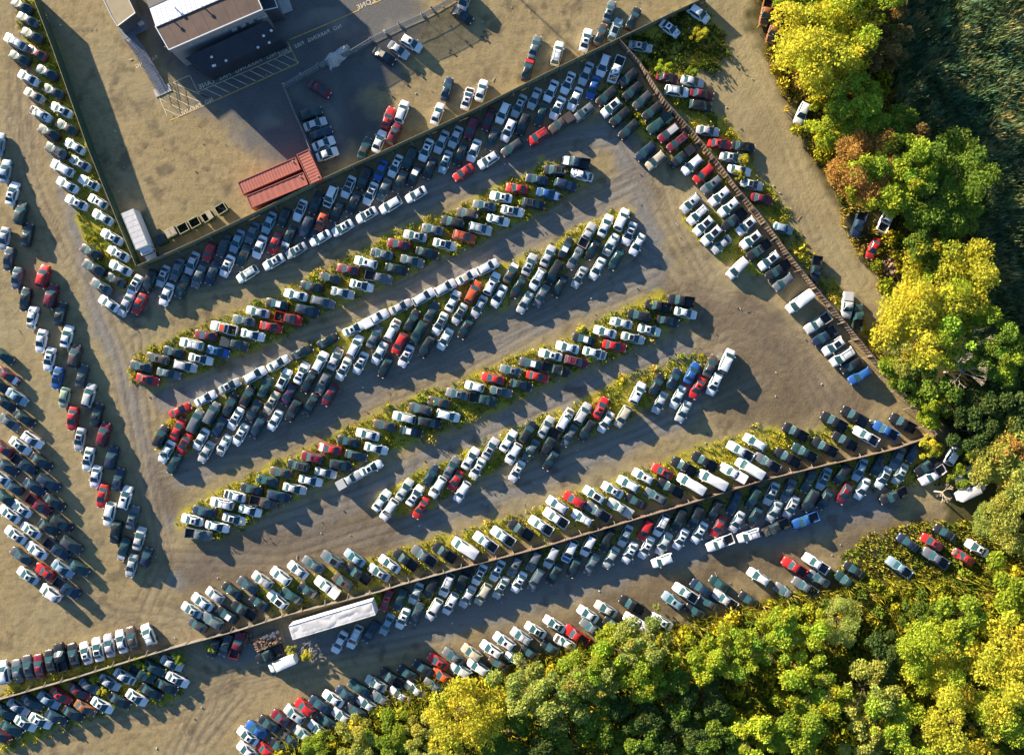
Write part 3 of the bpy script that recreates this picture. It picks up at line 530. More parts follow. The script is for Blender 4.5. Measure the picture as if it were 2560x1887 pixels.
hatch=[(x,y,x+155,y+72) for x,y in((60,895),(140,855),(235,815),(318,778),(400,740),(485,703),(575,668),(660,628),(745,592),(832,552))]
lines('hatch_line',F(500,0,[(0,912,500,700),(500,700,912,516),(0,945,135,1003)]+hatch)+F(0,0,[(1560,900,1672,1165),(1730,830,2130,1000),(1710,900,2010,1025),(1640,935,1930,1078),(1600,990,1830,1105),(1640,1090,1800,1165),(1725,830,1897,755),(1897,755,1980,922),(1980,922,2020,905)]),.13,OCH)
def lettering(text,px,py,ang,size,label):
    # the photograph shows this writing mirrored, so it is laid mirrored; each word is a part
    def word(tx):
        cu=bpy.data.curves.new('word','FONT'); cu.body=tx; cu.size=size; cu.align_x='LEFT'; cu.align_y='CENTER'; cu.extrude=.001; cu.offset=.022; cu.space_character=1.12
        t=bpy.data.objects.new('tmp',cu); C.objects.link(t); dg=bpy.context.evaluated_depsgraph_get(); me=bpy.data.meshes.new_from_object(t.evaluated_get(dg)); bpy.data.objects.remove(t)
        me.materials.clear(); me.materials.append(OCH); x0=min(v.co.x for v in me.vertices); x1=max(v.co.x for v in me.vertices)
        for v in me.vertices: v.co.x=-(v.co.x-x0)
        me.flip_normals(); return me,x1-x0
    root=thing('painted_lettering',label,'road lettering',W(px,py,.016),R(ang),'lettering painted on the asphalt')
    ws=[word(t) for t in text.split()]; gap=size*.85; tot=sum(w for _,w in ws)+gap*(len(ws)-1); x=tot/2
    for me,w in ws: o=new_obj('word',me,root); o.location=(x,0,0); x-=w+gap
lettering('NO PARKING FIRE LANE',593.5,177,23.8,1.22,'mirrored NO PARKING FIRE LANE lettering along the hatched strip')
lettering('NO PARKING FIRE LANE',774,101,24.5,1.0,'faded mirrored NO PARKING FIRE LANE lettering on open asphalt right of the building')
lettering('NO PARKING',490,268,25,1.0,'mirrored NO PARKING lettering near the foot of the ramp')
lettering('PARKING',366,155,25,1.0,'mirrored PARKING lettering beside the metal ramp')
lettering('ZONE',916,10,25,1.3,'mirrored ZONE lettering by the top edge of the asphalt')

# ---------------------------------------------------------------- fences
GREENF=mat('green_screen',(.030,.075,.045),rough=.8,col2=(.05,.09,.05),nscale=.8,bump=.3); TANP=mat('weathered_timber',(.29,.23,.15),rough=.85,col2=(.22,.16,.09),nscale=2)
OLIVE=mat('olive_panel',(.17,.165,.085),rough=.7,col2=(.26,.22,.12),nscale=.9); RUSTF=mat('rusty_sheet',(.17,.105,.07),rough=.8,col2=(.24,.185,.13),nscale=.7,bump=.2); GREYF=mat('grey_sheet',(.10,.095,.088),rough=.8,col2=(.15,.135,.115),nscale=.8)
WOODB=mat('pale_timber',(.27,.235,.19),rough=.8,noise=.35,nscale=3); GALV=mat('galvanised_steel',(.26,.28,.29),rough=.55,metal=.4)
RUSTD=mat('dark_rusty_sheet',(.085,.058,.042),rough=.85,col2=(.14,.10,.075),nscale=.7,bump=.2)
CAPD=mat('dull_rusty_edge',(.135,.10,.072),rough=.85,col2=(.20,.16,.125),nscale=.5)
def fence(name,label,pts,h,m,mcap,brace=True,postgap=3.2,side=1,capw=.04,bm=None,rag=0.0):
    P=[W(x,y,h) for x,y in pts]; root=thing(name,label,'fence',(P[0].x,P[0].y,0)); o=P[0].copy(); o.z=0
    mb=MB(); cap=MB(); rnd=random.Random(len(label)); posts=[]
    for a,b in zip(P,P[1:]):
        a=Vector((a.x,a.y,0))-o; b=Vector((b.x,b.y,0))-o; L=(b-a).length; d=(b-a)/L; s=Vector((-d.y,d.x,0)); n=int(L/.3)
        vs=[];
        hh=h
        for i in range(n+1):
            if i%8==0: hh=h+rnd.uniform(-rag,rag)
            p=a+d*(L*i/n)+s*(.025 if i%2 else -.025)
            vs+=[p+s*.02,p+s*.02+Vector((0,0,hh)),p-s*.02+Vector((0,0,hh)),p-s*.02]
        fs=[]
        for i in range(n):
            k=4*i
            for j in range(4): fs.append((k+j,k+(j+1)%4,k+4+(j+1)%4,k+4+j))
        fs+=[(3,2,1,0),(4*n,4*n+1,4*n+2,4*n+3)]
        mb.add(vs,fs)
        mid=(a+b)/2; cap.box((mid.x,mid.y,h+.03),(L,capw*2,.06),0,math.atan2(d.y,d.x))
        k=max(1,int(L/postgap))
        for i in range(k): posts.append((a+d*(L*(i+.5)/k),d,s))
    mb.obj('panel',m,root); cap.obj('top_rail',mcap,root)
    if len(posts)>95: posts=posts[::2]
    pm=MB().box((0,0,h/2),(.09,.09,h)).mesh('post',GALV if m is GREENF or m is OLIVE else WOODB)
    for p,d,s in posts:
        q=new_obj('post',pm,root); q.location=p+s*side*.10; q.rotation_euler=(0,0,math.atan2(d.y,d.x))
    if brace:
        for i,(p,d,s) in enumerate(posts):
            if rnd.random()<.25: continue
            b=MB().bar(p+s*side*.12+Vector((0,0,h*.92)),p+s*side*(1.0+rnd.random()*.5)+d*rnd.uniform(-.5,.5)+Vector((0,0,.05)),.045)
            b.obj('brace',bm or WOODB,root)
    return root
fence('screen_fence','tall green screened fence down the left side of the yard',[(78,-20),(85,0),(130,118),(220,372),(300,570),(340,665)],2.5,GREENF,TANP,brace=True,side=-1,bm=GALV)
fence('panel_fence','olive panel fence running from the green screen corner up to the weeds',[(340,665),(420,632),(500,596),(660,520),(805,447),(1000,358),(1180,276),(1380,175),(1547,96)],2.4,OLIVE,TANP,side=-1,bm=GALV)
fence('wire_fence','thin green rail fence above the overgrown wrecks at the top',[(1547,96),(1680,32),(1770,-10)],1.9,OLIVE,GALV,brace=False)
fence('sheet_fence','rusty sheet metal fence sloping down the right side of the yard',[(1547,96),(1600,155),(1662,250),(1735,330),(1800,410),(1840,465),(1900,535),(1985,650),(2060,742),(2130,825),(2200,910),(2270,990),(2345,1085)],2.3,RUSTF,CAPD,side=-1,rag=.12)
fence('sheet_fence','long rusty sheet fence between the two lower rows of cars',[(2345,1085),(2240,1122),(2125,1150),(2060,1164),(1900,1203),(1700,1266),(1560,1307),(1350,1370),(1175,1415)],1.9,RUSTD,CAPD,side=-1,rag=.14)
fence('sheet_fence','weathered grey and tan fence behind the long white trailer',[(1175,1415),(1000,1463),(950,1479),(840,1507),(725,1536),(600,1575),(500,1602),(425,1622)],1.8,GREYF,CAPD,side=-1,rag=.10)
fence('sheet_fence','grey topped fence across the lower left corner',[(425,1622),(300,1660),(170,1700),(0,1748),(-60,1765)],1.8,GREYF,CAPD,side=-1)
# mesh fence round the shaded lot
def mesh_mat():
    m=mat('fence_mesh',(.20,.23,.25),rough=.6); nt=m.node_tree; n=nt.nodes; L=nt.links
    tr=n.new('ShaderNodeBsdfTransparent'); mx=n.new('ShaderNodeMixShader'); mx.inputs[0].default_value=.40; L.new(tr.outputs[0],mx.inputs[1]); L.new(n['Principled BSDF'].outputs[0],mx.inputs[2]); L.new(mx.outputs[0],n['Material Output'].inputs[0]); return m
MESH=mesh_mat(); CONC=mat('pale_concrete',(.46,.45,.42),rough=.85,col2=(.34,.33,.31),nscale=1.5)
def meshfence(label,pts,h,blocks):
    P=[W(x,y,0) for x,y in pts]; root=thing('mesh_fence',label,'fence',P[0]); mb=MB(); rl=MB(); o=P[0]
    for a,b in zip(P,P[1:]):
        a=a-o;b=b-o;L=(b-a).length;d=(b-a)/L;ang=math.atan2(d.y,d.x);mid=(a+b)/2;s=Vector((-d.y,d.x,0))
        mb.box((mid.x,mid.y,h/2),(L,.02,h-.12),0,ang)
        for z in(.1,h*.5,h): rl.box((mid.x,mid.y,z),(L,.07,.06),0,ang)
        k=max(1,int(L/3))
        for i in range(k+1):
            p=a+d*L*i/k; MB().bar(p,p+Vector((0,0,h+.1)),.04).obj('post',GALV,root)
            if blocks:
                q=p-s*.75; bb=MB(); bb.box((q.x,q.y,.16),(.35,.75,.3),0,ang); bb.obj('footing',CONC,root)
    mb.obj('mesh_panel',MESH,root); rl.obj('rail',GALV,root); return root
meshfence('see-through grey mesh fence on concrete footings above the shaded lot',[(1140,2),(1085,33),(1060,47),(1003,72),(930,108),(880,138),(800,172),(715,222)],1.9,True)
meshfence('thin grey mesh fence between the shaded lot and the red containers',[(715,222),(740,285),(765,340),(790,405),(805,440)],1.9,False)

# ---------------------------------------------------------------- box, containers, dumpsters, trucks
def axis_at(ax,ay,bx,by,z):   # two pixels at height z -> centre, heading, length
    a=W(ax,ay,z);b=W(bx,by,z);d=b-a; return (a+b)/2,math.atan2(d.y,d.x),d.length
REDC=mat('red_container_steel',(.40,.105,.07),rough=.65,col2=(.30,.085,.06),nscale=.5,bump=.1)
def container(label,ax,ay,bx,by,wid=2.44,h=2.6,rib=.28):
    c,ang,L=axis_at(ax,ay,bx,by,h); root=thing('shipping_container',label,'shipping container',(c.x,c.y,0),ang,'red shipping containers')
    n=int(L/rib/2)*2
    def wall(y0,s):
        m=MB(); vs=[]
        for i in range(n+1):
            x=-L/2+.06+(L-.12)*i/n; off=s*(.0 if (i//1)%2 else -.03); vs+=[(x,y0+off,.18),(x,y0+off,h-.10)]
        m.add(vs,[(2*i,2*i+2,2*i+3,2*i+1) for i in range(n)]); return m
    for s in(-1,1): wall(s*wid/2,s).obj('side_wall',REDC,root)
    m=MB(); vs=[]
    for i in range(n+1):
        x=-L/2+.06+(L-.12)*i/n; z=h-.05-(.022 if i%2 else 0); vs+=[(x,-wid/2+.05,z),(x,wid/2-.05,z)]
    m.add(vs,[(2*i,2*i+2,2*i+3,2*i+1) for i in range(n)]); m.obj('roof',REDC,root)
    fr=MB()
    for s in(-1,1):
        fr.box((0,s*(wid/2-.05),h-.05),(L,.12,.12)); fr.box((0,s*(wid/2-.05),.12),(L,.12,.16))
        for e in(-1,1): fr.box((e*(L/2-.07),s*(wid/2-.07),h/2),(.17,.17,h))
    for e in(-1,1): fr.box((e*(L/2-.06),0,h-.06),(.13,wid-.2,.13)); fr.box((e*(L/2-.06),0,.12),(.13,wid-.2,.16))
    fr.obj('frame',REDC,root); MB().box((-L/2+.04,0,h/2),(.04,wid-.3,h-.3)).obj('end_wall',REDC,root)
    MB().box((0,0,.15),(L-.2,wid-.2,.08)).obj('floor',TANP,root)
    for s in(-1,1):
        d=MB(); d.box((L/2-.03,s*wid/4,h/2),(.06,wid/2-.16,h-.3)); dr=d.obj('door',REDC,root)
        b=MB(); b.bar((L/2+.03,s*.35,.25),(L/2+.03,s*.35,h-.2),.02); b.obj('lock_rod',GALV,dr)
    v=MB().box((L/2-.8,wid/2-.5,h+.06),(.22,.22,.14)); v.obj('roof_vent',CONC,root)
    return root
container('upper of two parallel red containers with closely ribbed roof',600,471,745,408)
container('lower of two parallel red containers with broadly ribbed roof, against the lot fence',621,505,764,446,rib=.55)
container('short red container set crosswise at the ends of the two long ones',756,380,790,454)
DGRN=mat('green_dumpster_steel',(.018,.10,.045),rough=.6,col2=(.03,.07,.035),nscale=2); RIMY=mat('worn_steel_rim',(.46,.40,.26),rough=.6,noise=.4); LIDB=mat('black_plastic_lid',(.03,.04,.045),rough=.5); LIDT=mat('faded_tan_lid',(.42,.35,.24),rough=.7,noise=.4); INS=mat('rusty_inside',(.10,.065,.035),rough=.8,noise=.4)
def dumpster(label,px,py,lid,ang=28,w=1.95,d=1.65,h=1.45):
    p=W(px,py,h); root=thing('dumpster',label,'dumpster',(p.x,p.y,0),R(ang),'dumpsters lined up by the lot fence')
    m=MB(); t=.06
    m.box((0,d/2-t/2,h/2+.1),(w,t,h-.2)); m.box((0,-d/2+t/2,h/2+.1),(w,t,h-.2)); m.box((w/2-t/2,0,h/2+.1),(t,d-2*t-.004,h-.2)); m.box((-w/2+t/2,0,h/2+.1),(t,d-2*t-.004,h-.2))
    for s in(-1,1): m.box((s*(w/2+.09),0,h*.62),(.17,d*.8,.18))
    for x in(-.6,0,.6): m.box((x,-d/2-.04,h/2),(.09,.08,h-.3))
    m.obj('body',DGRN,root); MB().box((0,0,.22),(w-.13,d-.13,.06)).obj('floor',INS,root)
    r=MB()
    for s in(-1,1): r.box((0,s*(d/2-.02),h+.03),(w+.06,.11,.07)); r.box((s*(w/2-.02),0,h+.03),(.11,d-.16,.07))
    r.obj('rim',RIMY if lid!='closed' else DGRN,root)
    if lid in('closed','tan'):
        for s in(-1,1):
            l=MB(); l.box((s*w/4,0,h+.10),(w/2-.05,d-.02,.05)); l.box((s*w/4,0,h+.135),(w/2-.3,d-.3,.02)); l.obj('lid',LIDB if lid=='closed' else LIDT,root)
    elif lid=='half': MB().box((w/4,0,h+.10),(w/2-.03,d-.02,.05)).obj('lid',LIDT,root)
    if lid in('open','half','full'):
        rb=MB(); rn=random.Random(int(px))
        for i in range(14 if lid!='full' else 22): rb.box((rn.uniform(-.7,.7),rn.uniform(-.55,.55),rn.uniform(.3,.6)+(.45 if lid=='full' else 0)),(rn.uniform(.1,.5),rn.uniform(.05,.4),rn.uniform(.05,.3)),0,rn.uniform(0,3),Matrix.Rotation(rn.uniform(-.5,.5),3,'X'))
        rb.obj('rubbish',ENG if lid=='full' else INS,root)
    return root
dumpster('green dumpster with a dark closed lid, nearest the white box truck',401,598,'closed')
dumpster('green dumpster with a worn tan lid beside the dark lidded one',427,581,'tan')
dumpster('open dumpster with bare brown inside, beside the tan lidded one',457,570,'open')
dumpster('open dumpster with bare brown inside, third from the red containers',486,556,'open')
dumpster('half lidded dumpster with pale flap over one side',518,541,'half',32)
dumpster('open dumpster heaped with dark rubbish, nearest the red containers',552,522,'full',32)
WHT=mat('white_box_panel',(.74,.74,.75),rough=.45,col2=(.60,.59,.58),nscale=.4,bump=.06); TARP=mat('pale_tarp_roof',(.56,.56,.57),rough=.7,col2=(.46,.46,.47),nscale=.7,bump=.5,bscale=1.2)
def boxtruck():
    h=3.5; c,ang,L=axis_at(316,527,353,617,h); root=thing('box_truck','long white box truck parked nose down against the green fence','truck',(c.x,c.y,0),ang)
    m=MB(); m.box((0,0,2.05),(L,2.45,2.3)); m.obj('cargo_box',WHT,root)
    t=MB(); n=14
    for i in range(n): t.box((-L/2+L*(i+.5)/n,0,3.225+.012*(i%2)),(L/n-.004,2.3,.05))
    t.obj('roof_skin',TARP,root)
    e=MB()
    for s in(-1,1): e.box((0,s*1.21,3.23),(L+.06,.10,.09))
    e.obj('edge_trim',GALV,root)
    cab=MB(); x=L/2
    cab.prism([(x+.08,-1.05),(x+1.1,-1.05),(x+1.1,1.05),(x+.08,1.05)],.5,2.35); cab.prism([(x+1.12,-1.02),(x+2.15,-.92),(x+2.25,0),(x+2.15,.92),(x+1.12,1.02)],.5,[1.45,1.25,1.25,1.25,1.45]); cab.obj('cab',WHT,root)
    MB().add([(x+1.16,-.9,1.5),(x+1.16,.9,1.5),(x+.95,.85,2.38),(x+.95,-.85,2.38),(x+1.1,-.9,1.5),(x+1.1,.9,1.5),(x+.9,.85,2.38),(x+.9,-.85,2.38)],[(0,1,2,3),(7,6,5,4),(0,4,5,1),(1,5,6,2),(2,6,7,3),(3,7,4,0)]).obj('windscreen',GLASS,root)
    for s in(-1,1):
        MB().box((x+1.9,s*.98,.9),(.5,.14,.28)).obj('fender_stripe',TAIL,root); MB().box((x+1.0,s*1.28,1.7),(.15,.28,.4)).obj('mirror',DARK,root)
        for xx in(x+1.4,-L/2+1.5): o=new_obj('wheel',WHEELB,root); o.location=(xx,s*1.0,.45); o.scale=(1.15,1.15,1.15)
    MB().box((.3,0,.72),(L+1.6,.9,.3)).obj('chassis',DARK,root)
boxtruck()
def trailer():
    h=4.0; c,ang,L=axis_at(727,1582,933,1520,h); L=15.9; root=thing('semi_trailer','very long white semi trailer with crumpled grey roof behind the tan fence','trailer',(c.x,c.y,0),ang)
    m=MB(); m.box((0,0,2.55),(L,2.6,2.75)); m.obj('cargo_box',WHT,root)
    nx,ny=40,8; vs=[];rn=random.Random(4)
    for i in range(nx+1):
        for j in range(ny+1):
            x=-L/2+L*i/nx; y=-1.28+2.56*j/ny; z=3.95+.10*mnoise.noise(Vector((x*.55,y*1.1,2)))+.05*mnoise.noise(Vector((x*1.9,y*2,5)))
            if j in(0,ny) or i in(0,nx): z=3.90
            vs.append((x,y,z))
    t=MB(); t.add(vs,[(i*(ny+1)+j,(i+1)*(ny+1)+j,(i+1)*(ny+1)+j+1,i*(ny+1)+j+1) for i in range(nx) for j in range(ny)]); t.obj('roof_sheet',TARP,root,smooth=60)
    e=MB()
    for s in(-1,1): e.box((0,s*1.31,3.9),(L+.05,.06,.16)); e.box((0,s*1.31,1.2),(L+.05,.06,.16))
    e.obj('edge_trim',GALV,root)
    for s in(-1,1):
        MB().box((-L/2-.03,s*.65,2.55),(.06,1.25,2.6)).obj('door',WHT,root)
        for xx in(-L/2+1.2,-L/2+2.5): o=new_obj('wheel',WHEELB,root); o.location=(xx,s*1.0,.5); o.scale=(1.3,1.3,1.3)
        MB().box((L/2-2.5,s*.7,.6),(.14,.14,1.2)).obj('landing_leg',DARK,root)
    MB().box((0,0,1.08),(L-.5,1.2,.2)).obj('chassis',DARK,root)
trailer()

# ---------------------------------------------------------------- the building at the top
BROWN=mat('brown_flat_roof',(.12,.075,.058),rough=.85,col2=(.075,.05,.042),nscale=.35); WROOF=mat('white_metal_roof',(.84,.85,.88),rough=.4,noise=.05,nscale=.3); BWALL=mat('grey_wall_cladding',(.085,.092,.10),rough=.6,noise=.25,nscale=.8); NAVY=mat('dark_metal_roof',(.022,.032,.048),rough=.5,noise=.4,nscale=.7); TROOF=mat('tan_flat_roof',(.36,.30,.19),rough=.9,noise=.15,nscale=.6); EDGE=mat('white_edge_trim',(.62,.65,.68),rough=.5); LAMPM=mat('white_fitting',(.78,.78,.76),rough=.4)
MWALL=mat('pale_grey_wall',(.26,.27,.28),rough=.6,noise=.2,nscale=.8)
def roofed(root,px,h,wallm,roofm,nm_w='wall',nm_r='roof',th=.25,hs=None):
    P=[W(x,y,(hs[i] if hs else h)) for i,(x,y) in enumerate(px)]
    P=[Vector((p.x,p.y,0))-Vector((root.location.x,root.location.y,0)) for p in P]; hz=hs or [h]*len(P)
    n=len(P); area=sum(P[i].x*P[(i+1)%n].y-P[(i+1)%n].x*P[i].y for i in range(n))
    if area<0: P=P[::-1]; hz=hz[::-1]
    cen=sum(P,Vector())/n; ins=[cen+(p-cen)*.992 for p in P]
    m=MB(); m.prism(ins,0,[z-th for z in hz]); m.obj(nm_w,wallm,root)
    r=MB(); vs=[(p.x,p.y,z-th+.004) for p,z in zip(P,hz)]+[(p.x,p.y,z) for p,z in zip(P,hz)]
    r.add(vs,[(i,(i+1)%n,n+(i+1)%n,n+i) for i in range(n)]+[tuple(range(n-1,-1,-1)),tuple(range(n,2*n))]); r.obj(nm_r,roofm,root)
    return P
a=W(422,125,7)
bld=thing('main_building','dark brown roofed building with white upper roof at the top of the yard','building',(a.x,a.y,0))
P=roofed(bld,[(422,125),(656,24),(622,-54),(388,66)],7,MWALL,BROWN)
e=MB()
for p,q in((0,1),(1,2),(3,0)):
    u=P[p];v=P[q]; mid=(u+v)/2; e.box((mid.x,mid.y,6.95),((v-u).length,.16,.22),0,math.atan2((v-u).y,(v-u).x))
e.obj('roof_edge',EDGE,bld)
roofed(bld,[(389.5,67.5),(640,-40),(625,-90),(374,22)],7.12,BWALL,WROOF,'upper_wall','upper_roof')
roofed(bld,[(372,20),(625,-94),(560,-300),(300,-190)],7.0,BWALL,BWALL,'rear_wall','rear_roof')
# lower shed with the dark ribbed roof along the front
sa=[(462,146),(668,52),(705,97),(515,184)]
roofed(bld,sa,3.6,NAVY,NAVY,'shed_wall','shed_roof',hs=[5.3,5.3,3.3,3.3])
o2=Vector((bld.location.x,bld.location.y,0)); rb=MB()
for i in range(1,44):
    t=i/44; p=W(462+(668-462)*t,146+(52-146)*t,5.3)-o2; q=W(515+(705-515)*t,184+(97-184)*t,3.3)-o2; rb.bar(p+Vector((0,0,.03)),q+Vector((0,0,.03)),.035,n=4)
rb.obj('roof_rib',NAVY,bld)
for k,(x,y) in enumerate(((537,164),(565,152),(645,119),(673,107),(529,143),(533,165),(659,90),(678,77))):
    zz=3.78 if k<4 else 4.75; q=W(x,y,zz)-o2; MB().box((q.x,q.y,zz),(.42,.3,.26),0,R(24)).obj('roof_lamp',LAMPM,bld)
for x,y in((648,45),(608,64),(628,55),(586,74),(661,41)):
    q=W(x,y,5)-o2; MB().box((q.x,q.y,5),(.95,.5,.45),0,R(24)).obj('air_unit',CONC,bld)
for k,(x,y) in enumerate(((437,20),(507,17),(430,50))):
    q=W(x,y,7.1)-o2; m=MB(); m.bar((q.x,q.y,6.9),(q.x,q.y,7.5),.12); m.box((q.x,q.y,7.55),(.4,.4,.14)); m.obj('roof_vent',LAMPM,bld)
m=MB(); q=W(427,112,1)-o2
for i in range(4): m.bar(q+Vector((i*.35,-1.6,0)),q+Vector((i*.35,-1.6,2.6)),.03); 
for z in(.6,1.3,2.0,2.6): m.bar(q+Vector((0,-1.6,z)),q+Vector((1.05,-1.6,z)),.03)
m.obj('ladder_cage',GALV,bld)
wing=thing('side_wing','low dark roofed wing with white trim on the right end of the building','building wing',W(690,0,0))
roofed(wing,[(657,27),(694,19),(683,-8),(660,-60),(635,-60)],4.6,BWALL,NAVY)
o3=Vector((wing.location.x,wing.location.y,0)); e=MB(); ch=[W(657,27,4.65)-o3,W(694,19,4.65)-o3,W(683,-8,4.65)-o3]
for u,v in zip(ch,ch[1:]): e.bar(u,v,.09)
e.obj('roof_edge',EDGE,wing)
PADC=[(686,-30),(724,-30),(723,0),(732,26),(704,37),(686,0)]
pp=MB(); pp.prism([W(x,y,.1) for x,y in PADC][::-1],0,.10); tag(pp.obj('concrete_pad',CONC),kind='structure')
ann=thing('flat_roofed_annex','low annex with plain tan flat roof and white edging at the top left','building',W(300,20,0))
P=roofed(ann,[(262,-60),(259,0),(279,42),(294,66),(338,33),(322,0),(295,-60)],4.6,BWALL,TROOF)
e=MB()
for u,v in zip(P,P[1:]+P[:1]): e.bar(Vector((u.x,u.y,4.62)),Vector((v.x,v.y,4.62)),.08,n=4)
e.obj('roof_edge',EDGE,ann)
# steel access ramp with stairs and landing
STL=mat('blue_grey_steel',(.16,.19,.24),rough=.55,noise=.3,nscale=1.5)
def ramp():
    pts=[(309,62,1.3),(330,100,1.3),(352,130,1.0),(380,178,.55),(412,233,.08)]
    base=W(360,150,0); root=thing('access_ramp','long blue grey steel ramp with handrails beside the tan annex','ramp',base)
    c=[W(x,y,z)-base for x,y,z in pts]; dk=MB();rl=MB(); st=MB(); wd=.95
    for a,b in zip(c,c[1:]):
        d=(b-a);f=Vector((d.x,d.y,0)).normalized(); s=Vector((-f.y,f.x,0))*wd; n=max(2,int(d.length/.5))
        for i in range(n):
            p=a+d*i/n;q=a+d*(i+.93)/n; dk.add([p-s,q-s,q+s,p+s,p-s-Vector((0,0,.06)),q-s-Vector((0,0,.06)),q+s-Vector((0,0,.06)),p+s-Vector((0,0,.06))],[(0,1,2,3),(7,6,5,4),(0,4,5,1),(1,5,6,2),(2,6,7,3),(3,7,4,0)])
        for e_ in(-1,1):
            for h in(.5,1.0): rl.bar(a+s*e_+Vector((0,0,h)),b+s*e_+Vector((0,0,h)),.035)
            k=max(1,int(d.length/1.3))
            for i in range(k+1): p=a+d*i/k+s*e_; rl.bar(Vector((p.x,p.y,0)),p+Vector((0,0,1.0)),.035)
    dk.obj('deck',STL,root); rl.obj('handrail',STL,root)
    q=W(334,70,1.3)-base; pl=MB(); pl.box((q.x,q.y,1.27),(5.2,2.6,.1),0,R(24)); pl.obj('landing',STL,root)
    for k,(dx,dy,m) in enumerate(((-1.6,.3,CONC),(.2,.5,STL),(1.7,.2,CONC))): v=Vector((dx,dy,0)); v.rotate(Matrix.Rotation(R(24),3,'Z')); MB().box((q.x+v.x,q.y+v.y,1.72),(1.0,.9,.8),0,R(24)).obj('service_unit',m,root)
    q=W(406,226,.1)-base; MB().box((q.x,q.y,.045),(3.2,1.5,.09),0,R(24)).obj('foot_slab',CONC,root)
ramp()
# crumpled cover over the gate in the mesh fence
m=MB(); nx,ny=26,16; vs=[]
cn=[W(x,y,0) for x,y in((808,150),(868,110),(882,132),(829,178))]
for i in range(nx+1):
    for j in range(ny+1):
        u=i/nx;v=j/ny; p=(cn[0]*(1-u)+cn[1]*u)*(1-v)+(cn[3]*(1-u)+cn[2]*u)*v; e_=min(u,1-u,v,1-v); p.x+=.5*mnoise.noise(Vector((u*5,v*4,1)));p.y+=.5*mnoise.noise(Vector((u*5,v*4,9)))
        vs.append((p.x,p.y,.05+(.25+2.0*min(1,v*1.6)*min(1,(1-v)*5))*min(1,e_*9)+.16*mnoise.noise(Vector((u*14,v*9,4)))))
m.add(vs,[(i*(ny+1)+j,i*(ny+1)+j+1,(i+1)*(ny+1)+j+1,(i+1)*(ny+1)+j) for i in range(nx) for j in range(ny)])
tag(m.obj('crumpled_tarp',mat('pale_crumpled_sheet',(.50,.51,.52),rough=.8,col2=(.25,.26,.27),nscale=2.2,bump=.6)),'pale crumpled sheet slumped over the mesh fence by the asphalt','tarpaulin')
# kerb stop blocks in the gravel lot
WST=mat('dark_timber_block',(.09,.075,.06),rough=.9)
for k,(x,y,l) in enumerate(((976,237,'nearest the red cars'),(1014,208,'second from the red cars'),(1053,189,'third from the red cars'),(1130,131,'below the black sedan'),(1169,107,'farther from the mesh fence'),(1213,97,'at the tip of the sedan shadow'))):
    p=W(x,y,0); b=MB().box((0,0,.08),(1.15,.32,.16)); o=b.obj('parking_block',WST); o.location=p; o.rotation_euler=(0,0,R(-45)); tag(o,'dark flat parking block on tan dirt, '+l,'parking block',group='parking blocks in the gravel lot')
# scrap flatbed, frame heap and chassis
SCR=mat('rusty_scrap',(.16,.075,.04),rough=.8,col2=(.30,.22,.15),nscale=3)
p=W(676,1596,0); root=thing('scrap_flatbed','rusty flatbed piled with scrap and a row of pale wheel rims','scrap trailer',p,R(20))
m=MB(); m.box((0,0,.75),(5.6,2.5,.14)); 
for s in(-1,1): m.box((0,s*1.2,.95),(5.6,.08,.3))
m.obj('bed',TANP,root)
rn=random.Random(5); m=MB()
for i in range(60): m.box((rn.uniform(-2.7,2.2),rn.uniform(-1,1),rn.uniform(.85,1.3)),(rn.uniform(.1,1.0),rn.uniform(.06,.5),rn.uniform(.05,.4)),0,rn.uniform(0,3.1),Matrix.Rotation(rn.uniform(-.6,.6),3,'X'))
for i in range(22): a=Vector((rn.uniform(-2.7,2.3),rn.uniform(-1,1),rn.uniform(.9,1.5))); m.bar(a,a+Vector((rn.uniform(-1,1),rn.uniform(-1,1),rn.uniform(-.3,.3))),.04)
m.obj('scrap',SCR,root)
rim=MB(); 
rim.bar((0,0,0),(0,0,.16),.30,n=16); rim.bar((0,0,.161),(0,0,.19),.10,n=10); rme=rim.mesh('wheel_rim',RIM)
for x,y in((-.4,.9),(.2,1.0),(.9,.75),(1.45,1.05),(1.5,.5),(2.3,1.0)): o=new_obj('wheel_rim',rme,root); o.location=(x,y,1.32)
for s in(-1,1):
    for x in(-1.6,1.6): o=new_obj('wheel',WHEEL,root); o.location=(x,s*1.0,.33)
p=W(774,1618,0); m=MB()
for i in range(46):
    a=Vector((rn.uniform(-1.6,1.6),rn.uniform(-1.5,1.5),rn.uniform(.1,.9))); m.bar(a,a+Vector((rn.uniform(-1.6,1.6),rn.uniform(-1.6,1.6),rn.uniform(-.3,.5))),.045)
o=m.obj('frame_heap',GALV); o.location=p; tag(o,'tangled heap of pale steel frames at the foot of the white trailer','scrap heap')
p=W(776,1620,0); m=MB(); m.bar((0,-1.5,.2),(.8,2.5,3.2),.09); o=m.obj('leaning_pole',WHT); o.location=p; tag(o,'long white pole leaning out of the frame heap below the trailer','pole')
p=W(620,1590,0); m=MB()
for i in range(26): m.box((rn.uniform(-.8,.8),rn.uniform(-1.3,1.3),rn.uniform(.15,.7)),(rn.uniform(.1,.7),rn.uniform(.1,.7),rn.uniform(.05,.4)),0,rn.uniform(0,3),Matrix.Rotation(rn.uniform(-.6,.6),3,'Y'))
o=m.obj('scrap_heap',SCR); o.location=p; tag(o,'small heap of reddish scrap between the maroon pickup and the flatbed','scrap heap')
p=W(2228,690,0); root=thing('stripped_chassis','stripped truck chassis with rusty parts at the edge of the woods','chassis',p,R(-62))
m=MB()
for s in(-1,1): m.box((0,s*.5,.6),(7,.14,.22))
for x in(-3,-1.5,0,1.5,3): m.box((x,0,.6),(.14,.86,.16))
m.obj('frame_rail',GALV,root); m=MB()
